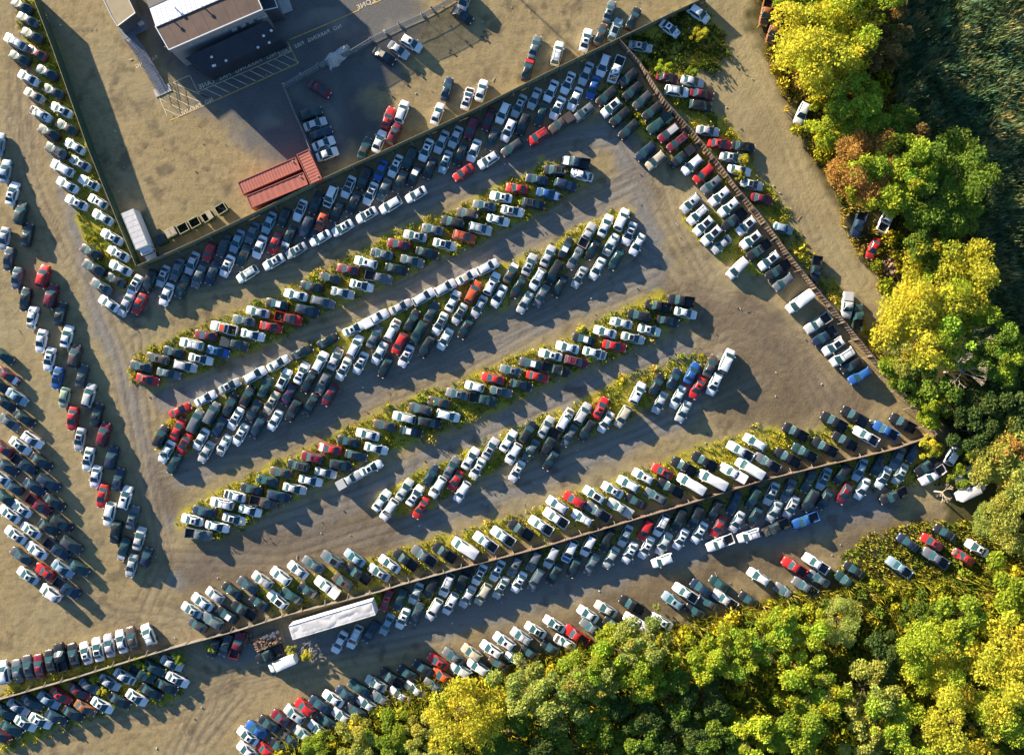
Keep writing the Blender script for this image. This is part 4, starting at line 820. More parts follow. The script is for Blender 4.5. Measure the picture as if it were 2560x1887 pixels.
for i in range(34): m.box((rn.uniform(-3.4,0),rn.uniform(-1.2,1.2),rn.uniform(.6,1.3)),(rn.uniform(.1,.9),rn.uniform(.1,.6),rn.uniform(.1,.4)),0,rn.uniform(0,3),Matrix.Rotation(rn.uniform(-.6,.6),3,'Y'))
m.obj('loose_part',SCR,root)
for x in(-2.4,2.6):
    for s in(-1,1): o=new_obj('wheel',WHEELB,root); o.location=(x,s*.95,.42)
p=W(2250,735,0); m=MB(); m.box((0,0,.9),(3.6,.12,.9)); 
for x in(-1.7,-.85,0,.85,1.7): m.box((x,.12,.9),(.1,.13,1.2))
o=m.obj('timber_rack',WOODB); o.location=p; o.rotation_euler=(0,0,R(-62)); tag(o,'weathered timber rack leaning by the stripped chassis','rack')
# utility pole standing just outside the picture, whose long shadow crosses the gravel
p=W(905,-370,0); root=thing('utility_pole','tall timber utility pole with one cross arm beyond the top edge','utility pole',p); MB().bar((0,0,0),(0,0,12),.16,r2=.11,n=10).obj('pole',TANP,root); MB().box((0,0,11.2),(2.2,.12,.14)).obj('cross_arm',TANP,root)

# roof seams
m=MB()
for i in range(1,9):
    t=i/9; u=W(422+(656-422)*t,125+(24-125)*t,7)-o2; v=W(388+(622-388)*t,66+(-54-66)*t,7)-o2; m.bar(Vector((u.x,u.y,7.01)),Vector((v.x,v.y,7.01)),.022,n=4)
m.obj('roof_seam',BWALL,bld); m=MB()
for i in range(1,22):
    t=i/22; u=W(389.5+(640-389.5)*t,67.5+(-40-67.5)*t,7.1)-o2; v=W(374+(625-374)*t,22+(-90-22)*t,7.1)-o2; m.bar(Vector((u.x,u.y,7.13)),Vector((v.x,v.y,7.13)),.03,n=4)
m.obj('standing_seam',WROOF,bld)
# loose bits lying about the yard: more than anybody would count
rs_=np.random.RandomState(31); vb=MB(); cnt=0
LM=[WHT,DARK,SCR,CONC,GALV,TYRE]
while cnt<1700:
    px=rs_.uniform(0,2400);py=rs_.uniform(0,1880); p=W(px,py,0)
    ix=int(np.argmin(np.abs(gx-p.x))); iy=int(np.argmin(np.abs(gy-p.y)))
    if wood[iy,ix]>.3 or (asph[iy,ix]>.3 and rs_.rand()<.8): continue
    if grass[iy,ix]<.2 and rs_.rand()<.93: continue
    a=rs_.uniform(.06,.30); k=rs_.choice(6,p=[.25,.25,.15,.15,.12,.08])
    if rs_.rand()<.12: vb.bar(p+Vector((0,0,.05)),p+Vector((rs_.uniform(-1,1),rs_.uniform(-1,1),.08)),.03,k)
    else: vb.box((p.x,p.y,.05),(a,a*rs_.uniform(.3,1),.10),k,rs_.uniform(0,3))
    cnt+=1
tag(vb.obj('scattered_debris',LM),kind='stuff')
tm=MB(); n=16
for r1,z1,r2,z2 in((.20,.02,.33,.02),(.33,.02,.35,.11),(.35,.11,.33,.2),(.33,.2,.20,.2),(.20,.2,.20,.02)):
    tm.add([(r1*math.cos(2*math.pi*i/n),r1*math.sin(2*math.pi*i/n),z1) for i in range(n)]+[(r2*math.cos(2*math.pi*i/n),r2*math.sin(2*math.pi*i/n),z2) for i in range(n)],[(i,(i+1)%n,n+(i+1)%n,n+i) for i in range(n)])
# ---------------------------------------------------------------- parsing the survey and parking every vehicle
import re
TYPE={'s':('sedan','sedan'),'c':('coupe','coupe'),'h':('hatchback','hatchback'),'u':('suv','suv'),'v':('minivan','minivan'),'V':('cargo_van','van'),'p':('pickup_truck','pickup truck')}
TWORD={'s':'sedan','c':'coupe','h':'hatchback','u':'SUV','v':'minivan','V':'cargo van','p':'pickup'}
def parse():
    out=[]
    for rn,h,t in ROWS:
        ox=oy=0; row=[]
        for tok in t.replace('\n','').split(';'):
            tok=tok.strip()
            if not tok: continue
            if tok[0]=='@':
                a=tok[1:].split(); ox,oy=int(a[0]),int(a[1]); continue
            if tok.startswith('@'): continue
            a=tok.split(); cd=a[2]; hd=float(a[3]) if len(a)>3 else h
            hc=re.search(r'/(.)',cd); rc=re.search(r'\^(.)',cd); base=re.sub(r'[/^].','',cd)
            row.append(dict(px=ox+float(a[0])/4,py=oy+float(a[1])/4,col=base[0],t=base[1],fl=set(base[2:]),hood=hc and hc.group(1),roof=rc and rc.group(1),h=hd,row=rn))
        xs=[c['px'] for c in row]; ys=[c['py'] for c in row]
        horiz=(max(xs)-min(xs))>=(max(ys)-min(ys))*.8
        row.sort(key=lambda c:c['px'] if horiz else c['py'])
        for i,c in enumerate(row):
            c['i']=i; c['n']=len(row); c['end']=('left' if horiz else 'top'); c['oend']=('right' if horiz else 'bottom')
        out.append(row)
    return out
ORD=['first','second','third','fourth','fifth','sixth','seventh','eighth','ninth','tenth','eleventh','twelfth','thirteenth','fourteenth','fifteenth','sixteenth','seventeenth','eighteenth','nineteenth','twentieth']+['twenty-'+x for x in ('first','second','third','fourth','fifth','sixth','seventh','eighth','ninth')]+['thirtieth']
def base_desc(c):
    s=CNAME[c['col']]+' '+TWORD[c['t']]
    if 'W' in c['fl']: s='wrecked '+s
    return s
def full_desc(c):
    s=base_desc(c)
    if c['hood'] and c['hood']!=c['col']: s+=' with %s hood'%CNAME[c['hood']]
    elif c['roof'] and c['roof']!=c['col']: s+=' with %s roof'%CNAME[c['roof']]
    elif 'P' in c['fl']: s+=' with glass roof'
    elif 'S' in c['fl']: s+=' with sunroof'
    elif 'K' in c['fl']: s+=' with roof rack'
    elif 'C' in c['fl']: s+=' with covered bed'
    return s
PREP={'row':'in the'}
def label_row(row):
    from collections import Counter
    fd=[full_desc(c) for c in row]; cf=Counter(fd)
    for i,c in enumerate(row):
        rn=c['row']
        if cf[fd[i]]==1: c['label']='%s in the %s'%(fd[i],rn)
    # the rest: told by their neighbours, then by their place counted from the nearer end of the row
    nb=[]
    for i,c in enumerate(row):
        a=base_desc(row[i-1]) if i>0 else None; b=base_desc(row[i+1]) if i<len(row)-1 else None
        nb.append((base_desc(c),a,b))
    cn=Counter(nb)
    for i,c in enumerate(row):
        if 'label' in c: continue
        same=[j for j in range(len(row)) if fd[j]==fd[i]]; k=same.index(i); kk=len(same)-1-k
        if k<=kk: o,e=k,c['end']
        else: o,e=kk,c['oend']
        w=fd[i]
        if o==0: lab='%s nearest the %s end of the %s'%(w,e,c['row'])
        else:
            lab='%s %s from the %s end of the %s'%(ORD[o],w,e,c['row'])
        c['label']=lab
def short(l):
    for a,b in (('',''),(' with sunroof',''),(' nearest the ',' at the '),(' packed right',''),(' upper row',' top row'),(' end of the ',' end, '),(' just',''),(' with roof rack',''),(' with glass roof',''),('thirteenth silver sedan','thirteenth silver car'),(' with covered bed',''),(' with black roof',''),(' black hood',' hood'),(' nose to tail',''),(' wrecked','')):
        if len(l.split())<=16: break
        l=l.replace(a,b) if a else l
    w=l.split()
    return l if len(w)<=16 else l.replace(' in the outer row',', outer row').replace('left grey','grey')
rows=parse()
allc=[c for r in rows for c in r]
GROUP={'s':'sedans parked in the salvage yard','c':'coupes parked in the salvage yard','h':'hatchbacks parked in the salvage yard','u':'SUVs parked in the salvage yard','v':'minivans parked in the salvage yard','V':'cargo vans parked in the salvage yard','p':'pickup trucks parked in the salvage yard'}
labs={}
for r in rows: label_row(r)
rnd=random.Random(11)
# past three hundred sedans: those farthest from under the drone, smallest in the picture, become one object
sed=sorted([c for c in allc if c['t']=='s'],key=lambda c:math.hypot(c['px']-1280,c['py']-943.5)-(250 if ('W' in c['fl'] or c['hood'] or c['roof']) else 0))
for c in sed[300:]: c['rest']=True
RV=[];RF=[];RM=[];RC=[]
for c in allc:
    t=c['t']; S=SPEC[t]; zc=S['H']*.55
    p=W(c['px'],c['py'],zc); p.z=0
    lab=short(c['label']); 
    hd=R(c['h']+rnd.uniform(-1.2,1.2)); root=None
    if not c.get('rest'): root=thing(TYPE[t][0],lab,TYPE[t][1],p,hd,GROUP[t])
    sx=rnd.uniform(.875,.95)*(1.03 if t in 'uvV' else 1.0); scl=(sx,rnd.uniform(.94,1.0),rnd.uniform(.90,.98))
    if root: root.scale=scl
    if t=='h' and c['px']<200: pass
    base=COLS[c['col']]; k=rnd.uniform(.86,1.08); jc=[max(0,min(.85,v*k*rnd.uniform(.96,1.04))) for v in base]; col=(*jc,1)
    if 'W' in c['fl']: wb=OPT['wbody',t][rnd.randrange(2)]
    def addp(nm,me,loc,pt,colr=col):
        if root is None:
            M=Matrix.Translation(p)@Matrix.Rotation(hd,4,'Z')@Matrix.Diagonal((*scl,1))@Matrix.Translation(loc)
            b=len(RV); RV.extend([tuple(M@v.co) for v in me.vertices])
            for q in me.polygons: RF.append(tuple(b+i for i in q.vertices)); RM.append(me.materials[q.material_index].name)
            RC.extend([colr]*len(me.vertices)); return None
        o=new_obj(nm,me,root); o.location=loc
        if pt: o.color=colr
        return o
    for (nm,me,loc,pt) in PLIST[t]:
        if nm=='body' and 'W' in c['fl']: me=wb
        if 'W' in c['fl'] and nm in('mirror',) : continue
        o=addp(nm,me,loc,pt)
    opt=[]
    if 'W' in c['fl']: opt.append(('W',None))
    for f in 'SPK':
        if f in c['fl']: opt.append((f,None))
    if 'C' in c['fl'] and t=='p': opt.append((('cap' if rnd.random()<.35 else 'C'),None))
    if c['hood']: opt.append(('hood',c['hood']))
    if c['roof']: opt.append(('roof',c['roof']))
    for f,cc in opt:
        nm,me,pt=OPT[f,t]
        o=addp(nm,me,(0,0,0),pt,(*COLS[cc],1) if cc else col)
        if cc and o: o['label']='%s %s'%(CNAME[cc],nm.replace('_',' '))

if RV:
    me=bpy.data.meshes.new('parked_sedans'); me.from_pydata(RV,[],RF); names=sorted(set(RM)); PM=PAINT.copy(); PM.name='car_paint_by_vertex'; nt=PM.node_tree
    oi=[n for n in nt.nodes if n.type=='OBJECT_INFO'][0]; vc=nt.nodes.new('ShaderNodeVertexColor'); vc.layer_name='paint'
    for l in list(nt.links):
        if l.from_node==oi and l.from_socket.name=='Color': nt.links.new(vc.outputs[0],l.to_socket)
    for nme in names: me.materials.append(PM if nme=='car_paint' else bpy.data.materials[nme])
    ix={n:i for i,n in enumerate(names)}; me.polygons.foreach_set('material_index',[ix[n] for n in RM]); me.polygons.foreach_set('use_smooth',[True]*len(RF))
    at=me.color_attributes.new('paint','FLOAT_COLOR','POINT'); at.data.foreach_set('color',np.array(RC,np.float32).ravel()); me.update(); me.set_sharp_from_angle(angle=R(40))
    tag(new_obj('parked_sedans',me),kind='stuff')

for o in C.objects:
    if o.get('label') and len(o['label'].split())>16: print('LONG',o['label'])
# ---------------------------------------------------------------- vegetation
def leaf_mat(name,objcol=True,trans=.35):
    m=bpy.data.materials.new(name); m.use_nodes=True; nt=m.node_tree; n=nt.nodes; L=nt.links; n.remove(n['Principled BSDF'])
    d=n.new('ShaderNodeBsdfDiffuse'); t=n.new('ShaderNodeBsdfTranslucent'); mx=n.new('ShaderNodeMixShader'); mx.inputs[0].default_value=trans
    vc=n.new('ShaderNodeVertexColor'); vc.layer_name='tint'
    if objcol:
        oi=n.new('ShaderNodeObjectInfo'); mu=n.new('ShaderNodeMix'); mu.data_type='RGBA'; mu.blend_type='MULTIPLY'; mu.inputs[0].default_value=1; L.new(oi.outputs['Color'],mu.inputs[6]); L.new(vc.outputs['Color'],mu.inputs[7]); src=mu.outputs[2]
    else: src=vc.outputs['Color']
    L.new(src,d.inputs[0]); L.new(src,t.inputs[0]); L.new(d.outputs[0],mx.inputs[1]); L.new(t.outputs[0],mx.inputs[2]); L.new(mx.outputs[0],n['Material Output'].inputs[0]); return m
LEAF=leaf_mat('tree_leaves',True,.45); TUFT=leaf_mat('grass_blades',False,.3); BARK=mat('tree_bark',(.10,.075,.05),rough=.9,noise=.4,nscale=4); DEADW=mat('bare_pale_wood',(.40,.33,.25),rough=.85,noise=.3)
def quads_mesh(name,verts,cols,matl,nv=4):
    n=len(verts)//nv; me=bpy.data.meshes.new(name); me.vertices.add(len(verts)); me.vertices.foreach_set('co',np.asarray(verts,np.float32).ravel())
    me.loops.add(n*nv); me.loops.foreach_set('vertex_index',np.arange(n*nv)); me.polygons.add(n); me.polygons.foreach_set('loop_start',np.arange(0,n*nv,nv)); me.update(calc_edges=True)
    at=me.color_attributes.new('tint','FLOAT_COLOR','POINT'); c=np.repeat(np.asarray(cols,np.float32),nv,axis=0); at.data.foreach_set('color',np.concatenate([c,np.ones((len(c),1),np.float32)],1).ravel()); me.materials.append(matl); return me
def leaf_cloud(rs,centers,size,tint,flat=.5):
    n=len(centers); a=rs.normal(size=(n,3)); a[:,2]*=flat; a/=np.linalg.norm(a,axis=1,keepdims=True); b=rs.normal(size=(n,3)); b-= (b*a).sum(1,keepdims=True)*a; b/=np.linalg.norm(b,axis=1,keepdims=True)
    s=size*(.55+.9*rs.rand(n,1)); a=a*s; b=b*s*.62; c=centers
    v=np.stack([c-a,c-b*.9+a*.1,c+a,c+b],1).reshape(-1,3); return v
def crown(seed,n=6200,leaf=.047,lobes=26,gap=.16,style='broad'):
    # unit crown: radius about 1, from z -0.75 to 0.85 ; leaf sprays gathered on many uneven lobes
    rs=np.random.RandomState(seed); V=[];T=[]
    cs=[];rr=[]
    for i in range(lobes):
        th=rs.rand()*6.283; ph=rs.rand(); rad=.15+.78*np.sqrt(rs.rand()); z=(ph*1.25-.5)*(1.1-rad*.6)+.12*rs.normal(); cs.append((rad*np.cos(th)*(.9+.25*rs.rand()),rad*np.sin(th)*(.9+.25*rs.rand()),z)); rr.append(.12+.24*rs.rand()**1.4)
    cs=np.array(cs);rr=np.array(rr); k=rs.choice(lobes,n,p=rr**2/np.sum(rr**2)); d=rs.normal(size=(n,3)); d/=np.linalg.norm(d,axis=1,keepdims=True); d[:,2]=np.abs(d[:,2])*.85-.15*rs.rand(n)
    rad=rr[k][:,None]*(.62+.45*rs.rand(n,1)**.7); c=cs[k]+d*rad
    # sprays: groups of leaves share a nudged centre and a tint
    g=rs.randint(0,n//9,n); gj=rs.normal(size=(n//9,3))*.03; c=c+gj[g]
    lt=rs.uniform(.84,1.18,lobes); gt=rs.uniform(.84,1.18,n//9); hue=rs.normal(0,.09,lobes)
    t=(lt[k]*gt[g])[:,None]*np.ones((n,3)); t[:,0]*=1+hue[k]; t[:,2]*=1-hue[k]*.5
    if style=='feather': c=c+np.stack([np.zeros(n),np.zeros(n),.06*np.sin(c[:,0]*18+c[:,1]*11)],1)
    V=leaf_cloud(rs,c,leaf,None,.75); return quads_mesh('crown',V,np.clip(t,.3,1.7),LEAF)
CR={'broad':[crown(s) for s in(1,2,3,4)],'fine':[crown(s,8000,.036,34) for s in(11,12,13)],'bushy':[crown(s,5200,.054,20) for s in(21,22,23)]}
def trunk_mesh(seed):
    rs=random.Random(seed); m=MB(); m.bar((0,0,0),(.03,.02,.5),.035,r2=.026,n=7); 
    for i in range(9):
        th=rs.uniform(0,6.28); r=rs.uniform(.35,.75); z=rs.uniform(.35,.55); a=Vector((.02,.015,z-.12)); b=Vector((r*math.cos(th)*.5,r*math.sin(th)*.5,z+.12)); c=Vector((r*math.cos(th),r*math.sin(th),z+.28)); m.bar(a,b,.016,r2=.01,n=5); m.bar(b,c,.010,r2=.004,n=4)
        d=c+Vector((rs.uniform(-.15,.15),rs.uniform(-.15,.15),.1)); m.bar(b,d,.007,r2=.003,n=4)
    return m.mesh('trunk',BARK,smooth=60)
TRK=[trunk_mesh(s) for s in(1,2,3)]
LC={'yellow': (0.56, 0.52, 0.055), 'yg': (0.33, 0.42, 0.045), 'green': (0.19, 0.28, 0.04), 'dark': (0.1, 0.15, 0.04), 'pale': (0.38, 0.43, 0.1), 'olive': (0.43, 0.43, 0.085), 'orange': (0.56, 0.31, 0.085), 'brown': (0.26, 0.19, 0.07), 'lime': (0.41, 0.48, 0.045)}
def tree(px,py,rp,h,col,label,style='broad',squash=.8,cat='tree',name='broadleaf_tree',group=None,seed=None):
    rnd=random.Random(int(px*7+py*3)); zc=h*.60; p=W(px,py,zc); p.z=0; r=rp/PPM*1.14
    root=thing(name,label,cat,p,rnd.uniform(0,6.28),group)
    o=new_obj('crown',rnd.choice(CR[style]),root); o.location=(0,0,zc); o.scale=(r,r*rnd.uniform(.9,1.1),h*.5*squash)
    k=rnd.uniform(.88,1.12); o.color=(*[v*k for v in LC[col]],1)
    t=new_obj('trunk',rnd.choice(TRK),root); t.scale=(r*.9,r*.9,h*.95)
    return root
T=tree
T(2052,95,92,13,'yellow','large bright yellow tree at the top of the dirt road','fine')
T(2140,30,80,13,'lime','yellow green tree at the top edge behind the large yellow one','fine')
T(1985,-10,55,9,'yg','yellow green tree cut by the top edge beside the rusty trucks')
T(2075,170,78,12,'yellow','yellow tree just below the largest yellow one beside the dirt road','fine')
T(2215,50,38,9,'brown','small bare brownish tree at the top against the dark reeds','bushy')
T(2205,120,46,9,'brown','russet brown tree with thin leaves right of the yellow trees','bushy')
T(2125,235,66,9,'yg','yellow green tree over the half hidden wrecks by the dirt road')
T(2075,310,52,8,'lime','lime tree above the white wreck beside the dirt road','bushy')
T(2155,310,48,8,'yg','small yellow green tree right of the lime one above the orange tree','bushy')
T(2235,345,52,8,'green','mid green tree above right of the orange tree')
T(2290,350,42,8,'brown','dull brown tree between two green ones against the reeds','bushy')
T(2150,420,72,10,'orange','orange turning tree beside the dirt road','fine')
T(2190,465,66,10,'lime','lime tree just below the orange one','broad')
T(2260,420,66,11,'yg','yellow green tree right of the orange one','broad')
T(2385,425,72,10,'green','round green tree standing out against the dark reeds','fine')
T(2335,500,72,10,'green','deep green tree left below the round green one','fine')
T(2385,530,50,9,'green','lower small green tree of the green clump by the reeds','fine')
T(2285,548,28,6,'yg','small yellow green tree beside the rust streaked wreck','bushy')
T(2318,592,54,9,'green','green tree right of the red sedan in the woods edge','bushy')
T(2345,635,48,8,'green','dark tinted green tree above the golden pine like tree','bushy')
T(2365,690,86,10,'yellow','golden feathery tree right of the stripped chassis','fine')
T(2325,668,34,8,'lime','small lime tree left of the golden feathery one','bushy')
T(2330,800,98,10,'yellow','very bright yellow tree filling the bend of the right fence','fine')
T(2410,760,62,9,'lime','lime tree at the right flank of the very bright yellow one','fine')
T(2405,840,70,10,'yg','yellow green tree right below the very bright yellow one')
T(2485,860,60,9,'green','green tree farthest right above the bare branches')
T(2540,905,52,9,'yg','yellow green tree at the right edge above the dark wood','bushy')
T(2240,925,42,6,'yg','bushy yellow green tree pressing against the right fence','bushy')
T(2285,870,62,8,'olive','tan seed headed bush tree below the very bright yellow one','fine')
T(2320,950,56,8,'green','green tree below the tan one near the bare branches','bushy')
T(2338,1016,44,6,'lime','small round lime tree near the point of the yard','bushy')
T(2290,960,36,6,'green','little green bush tree hugging the lower right fence','bushy')
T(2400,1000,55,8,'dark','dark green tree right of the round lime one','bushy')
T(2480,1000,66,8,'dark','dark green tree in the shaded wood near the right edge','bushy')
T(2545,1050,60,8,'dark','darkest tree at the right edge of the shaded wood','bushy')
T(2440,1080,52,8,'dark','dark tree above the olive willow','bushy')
T(2322,1118,24,4,'yellow','low yellow bush tree beside the white wreck','bushy')
T(2425,1128,26,4,'yg','low yellow green bush tree behind the white wreck','bushy')
T(2530,1140,74,9,'olive','broad olive willow at the right edge','fine')
T(2535,1222,48,8,'olive','olive willow overhanging the hidden white box truck','fine')
T(2545,1290,66,8,'olive','pale olive willow below the broad one at the right edge','fine')
T(2560,1190,60,9,'pale','pale green tree cut by the right edge','fine')
T(2520,1130,40,9,'orange','orange tinged small tree at the right above the willow','fine')
T(2555,1450,70,7,'lime','lime tree cut by the right edge beside the reed patch','bushy')
T(1148,1785,88,10,'yellow','brilliant yellow tree at the near edge of the lower woods','fine')
T(1300,1705,62,9,'pale','pale sage tree right of the brilliant yellow one','broad')
T(1395,1745,62,9,'pale','sage tree second right of the brilliant yellow one','broad')
T(1452,1690,50,9,'yg','yellow green tree behind the black sedan at the woods edge','broad')
T(1535,1625,48,8,'lime','lime tree touching the maroon pickup at the woods edge','broad')
T(1500,1690,44,8,'pale','small sage tree in the middle of the lower woods edge','broad')
T(1610,1605,55,9,'pale','pale green sumac tree under the white pickup','broad')
T(1600,1680,50,8,'yg','yellow green tree just below the sumac by the white pickup','broad')
T(1985,1570,62,8,'lime','lime crowned tree right of the silver green willow bush','broad')
T(1905,1610,55,8,'yg','yellow green tree left below the lime crowned one','broad')
T(2100,1550,48,5,'pale','silvery green round willow bush in the reeds','fine')
T(1830,1630,52,8,'yg','yellow green tree in the middle of the lower wood front','broad')
T(1745,1640,52,8,'lime','lime tree near the white sedan at the wood front','broad')
T(2040,1720,62,9,'lime','lime tree in the centre of the lower right wood','broad')
T(1975,1800,58,9,'yg','broad yellow green tree below the central lime one','broad')
T(2170,1730,58,9,'olive','olive tree right of the central lime one','broad')
T(2220,1790,56,9,'yg','yellow green tree low in the lower right wood','bushy')
T(2320,1640,70,9,'lime','rounded lime tree in the hollow of the lower right wood','fine')
T(2400,1560,62,8,'yg','yellow green tree above the hollow','bushy')
T(2440,1700,88,10,'yellow','big yellow tree in the lower right corner wood','fine')
T(2530,1600,80,10,'yellow','yellow tree at the right edge above the corner','fine')
T(2400,1810,80,10,'yellow','golden tree at the bottom right','fine')
T(2530,1760,80,10,'lime','lime yellow tree in the extreme lower right corner','fine')
T(2290,1850,62,9,'lime','lime tree at the bottom edge left of the golden one','fine')
T(1880,1840,52,9,'lime','lime tree by the bottom edge under the dark hollow','bushy')
T(1990,1880,60,8,'yg','yellow green tree cut by the bottom edge','bushy')
T(1270,1840,58,7,'green','green tree near the bottom edge right of the brilliant yellow one','bushy')
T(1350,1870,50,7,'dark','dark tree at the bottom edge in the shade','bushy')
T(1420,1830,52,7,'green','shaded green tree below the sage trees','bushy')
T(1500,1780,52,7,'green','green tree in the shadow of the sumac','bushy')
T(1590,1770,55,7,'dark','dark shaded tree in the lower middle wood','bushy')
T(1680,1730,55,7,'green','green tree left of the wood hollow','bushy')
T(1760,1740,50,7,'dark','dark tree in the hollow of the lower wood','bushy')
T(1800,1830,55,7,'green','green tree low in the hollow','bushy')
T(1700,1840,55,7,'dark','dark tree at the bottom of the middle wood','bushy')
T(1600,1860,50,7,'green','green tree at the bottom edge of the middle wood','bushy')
T(1060,1830,40,5,'olive','straw coloured bush left of the brilliant yellow tree','bushy')
T(975,1830,48,4,'yg','low yellow green bush by the white cars at the bottom','bushy')
T(890,1845,42,4,'olive','low olive bush among reeds at the bottom','bushy')
T(1075,1885,40,5,'pale','sage bush at the bottom left of the brilliant yellow tree','bushy')
T(800,1868,36,3,'yg','low bush at the bottom beside the black sedans','bushy')
T(2200,1640,52,6,'dark','dark green bush in reeds right of the silvery willow','bushy')
T(2300,1530,46,5,'green','green bush in the reed slope','bushy')
T(2160,1840,48,8,'olive','olive brown tree near the bottom right of centre','bushy')
T(1990,-130,90,10,'yellow','tall yellow tree beyond the top edge above the dirt road','fine')
T(2110,-150,90,9,'yg','tall yellow green tree beyond the top edge','fine')
T(1900,-210,80,10,'lime','tall lime tree beyond the top edge left of the others','fine')
T(2060,-280,90,9,'yg','farthest yellow green tree beyond the top edge','fine')
T(2470,1300,40,4,'pale','low pale willow shoots below the hidden white box truck','fine')
T(2395,1190,26,3,'yg','low green bush between the white pickup and the hidden box truck','bushy')
# dead branchy tree near the right
def deadtree(px,py,h,label,sd):
    p=W(px,py,h*.7); p.z=0; root=thing('bare_tree',label,'tree',p); rs=random.Random(sd); tr=MB(); br=MB(); top=Vector((rs.uniform(-.5,.5),rs.uniform(-.5,.5),h*.55)); tr.bar((0,0,0),top,.2,r2=.12,n=8)
    def grow(a,d,l,r,dep):
        b=a+d*l; br.bar(a,b,r,r2=r*.6,n=5)
        if dep:
            for i in range(3): grow(b,(d+Vector((rs.uniform(-.6,.6),rs.uniform(-.6,.6),rs.uniform(-.15,.4)))).normalized(),l*.72,r*.6,dep-1)
    for i in range(5):
        th=rs.uniform(0,6.28); grow(top,Vector((math.cos(th),math.sin(th),.55)).normalized(),h*.16,.10,3)
    tr.obj('trunk',DEADW,root); br.obj('branch',DEADW,root)
deadtree(2420,930,10,'bare pale tree with spreading twigs right of the lower fence',3)
deadtree(2445,870,9,'smaller bare pale tree behind the green tree at the right',8)
deadtree(2360,1235,5,'bare leaning tree over the hidden white box truck',5)

# grass and weeds on the strips, reeds and undergrowth: nobody could count the stems
def inside(poly,n,rs,grow=0):
    P=np.array([[w.x,w.y] for w in (W(*p) for p in poly)]); lo=P.min(0)-grow; hi=P.max(0)+grow; out=[]
    while len(out)<n:
        q=lo+(hi-lo)*rs.rand(n*2,2); s=sdist_poly(q[:,0],q[:,1],poly); q=q[(s+ (vnoise(q[:,0],q[:,1],2.2,33)-.5)*3.0)>-grow]; out=q if len(out)==0 else np.concatenate([out,q])
        lim=out
    return out[:n]
CARXY=np.array([[o.location.x,o.location.y] for o in C.objects if o.type=='EMPTY' and o.get('category') in('sedan','suv','pickup truck','van','minivan','hatchback','coupe','trailer')])
def clear(Q,d):
    return Q[np.array([np.min(np.hypot(CARXY[:,0]-q[0],CARXY[:,1]-q[1]))>d for q in Q])]
def patchy(Q,rs,s=3.6,lo=.45,keep=.15):
    v=vnoise(Q[:,0],Q[:,1],s,151); return Q[(v>lo)|(rs.rand(len(Q))<keep)]
def area(poly):
    P=[W(*p) for p in poly]; return abs(sum(P[i].x*P[(i+1)%len(P)].y-P[(i+1)%len(P)].x*P[i].y for i in range(len(P))))/2
def tufts(rs,Q,h,w,cols,lean=.5,blades=4,clump=None):
    n=len(Q); V=[];Cc=[]; hv=h*(.5+.9*rs.rand(n))*( .5+1.0*vnoise(Q[:,0],Q[:,1],2.6,51) )
    ci=np.clip((vnoise(Q[:,0],Q[:,1],3.2,71)*1.5-.25)*len(cols)+rs.normal(0,.5,n),0,len(cols)-1).astype(int); base=np.array(cols)[ci]*rs.uniform(.7,1.3,(n,1))
    for b in range(blades):
        th=rs.rand(n)*6.283; l=hv*lean*(.4+rs.rand(n)); o=rs.normal(size=(n,2))*w*.8; bx=Q[:,0]+o[:,0]; by=Q[:,1]+o[:,1]; px_=-np.sin(th)*w/2; py_=np.cos(th)*w/2; z=hv*(.6+.5*rs.rand(n))
        tip=np.stack([bx+np.cos(th)*l,by+np.sin(th)*l,z],1); mid=np.stack([bx+np.cos(th)*l*.45,by+np.sin(th)*l*.45,z*.62],1); off=np.stack([px_,py_,np.zeros(n)],1); root=np.stack([bx,by,np.full(n,-.03)],1)
        V.append(np.stack([root-off*.5,mid-off,tip,mid+off],1)); Cc.append(base)
    return np.stack(V,1).reshape(-1,3),np.repeat(base[:,None,:],blades,1).reshape(-1,3)
GC=[(0.305, 0.287, 0.037), (0.403, 0.39, 0.037), (0.512, 0.464, 0.043), (0.232, 0.287, 0.03), (0.146, 0.207, 0.03), (0.366, 0.378, 0.037), (0.488, 0.366, 0.073)]
V=[];Cl=[];rs=np.random.RandomState(5)
for i,p in enumerate(POLY_GRASS):
    dens={0:7,1:7,2:5,3:5,4:4,5:5,6:9,7:8,8:4,9:3,10:3,11:4}[i]
    Q=patchy(inside(p,int(area(p)*dens*1.4),rs),rs,2.4,.42,.3); a,b=tufts(rs,Q,.34,.16,GC if i in(0,1,2,3,4,5,7,8,10) else [(.05,.08,.014),(.09,.115,.016),(.16,.15,.02),(.035,.06,.014)]); V.append(a);Cl.append(b)
tag(new_obj('weedy_grass',quads_mesh('weedy_grass',np.concatenate(V),np.concatenate(Cl),TUFT)),kind='stuff')
# taller weeds, in clumps
V=[];Cl=[]
for i,p in enumerate(POLY_GRASS):
    k={0:.16,1:.14,2:.05,3:.10,4:.03,5:.10,6:.5,7:.10,8:.12,9:.05,10:.08,11:.22}[i]; n=int(area(p)*k*.55)
    Q=patchy(inside(p,max(4,int(n*1.7)),rs),rs)
    for q in Q:
        m=rs.randint(30,70); r=rs.uniform(.35,1.0); c=np.stack([q[0]+rs.normal(0,r*.5,m),q[1]+rs.normal(0,r*.5,m),np.abs(rs.normal(0,.35*r+.12,m))+.1],1); col=np.array(GC[rs.randint(len(GC))] if i!=6 else (.06,.09,.016))*rs.uniform(.8,1.4)
        V.append(leaf_cloud(rs,c,.20,None)); Cl.append(np.clip(col*rs.uniform(.6,1.35,(m,1)),0,.7))
tag(new_obj('tall_weeds',quads_mesh('tall_weeds',np.concatenate(V),np.concatenate(Cl),TUFT)),kind='stuff')
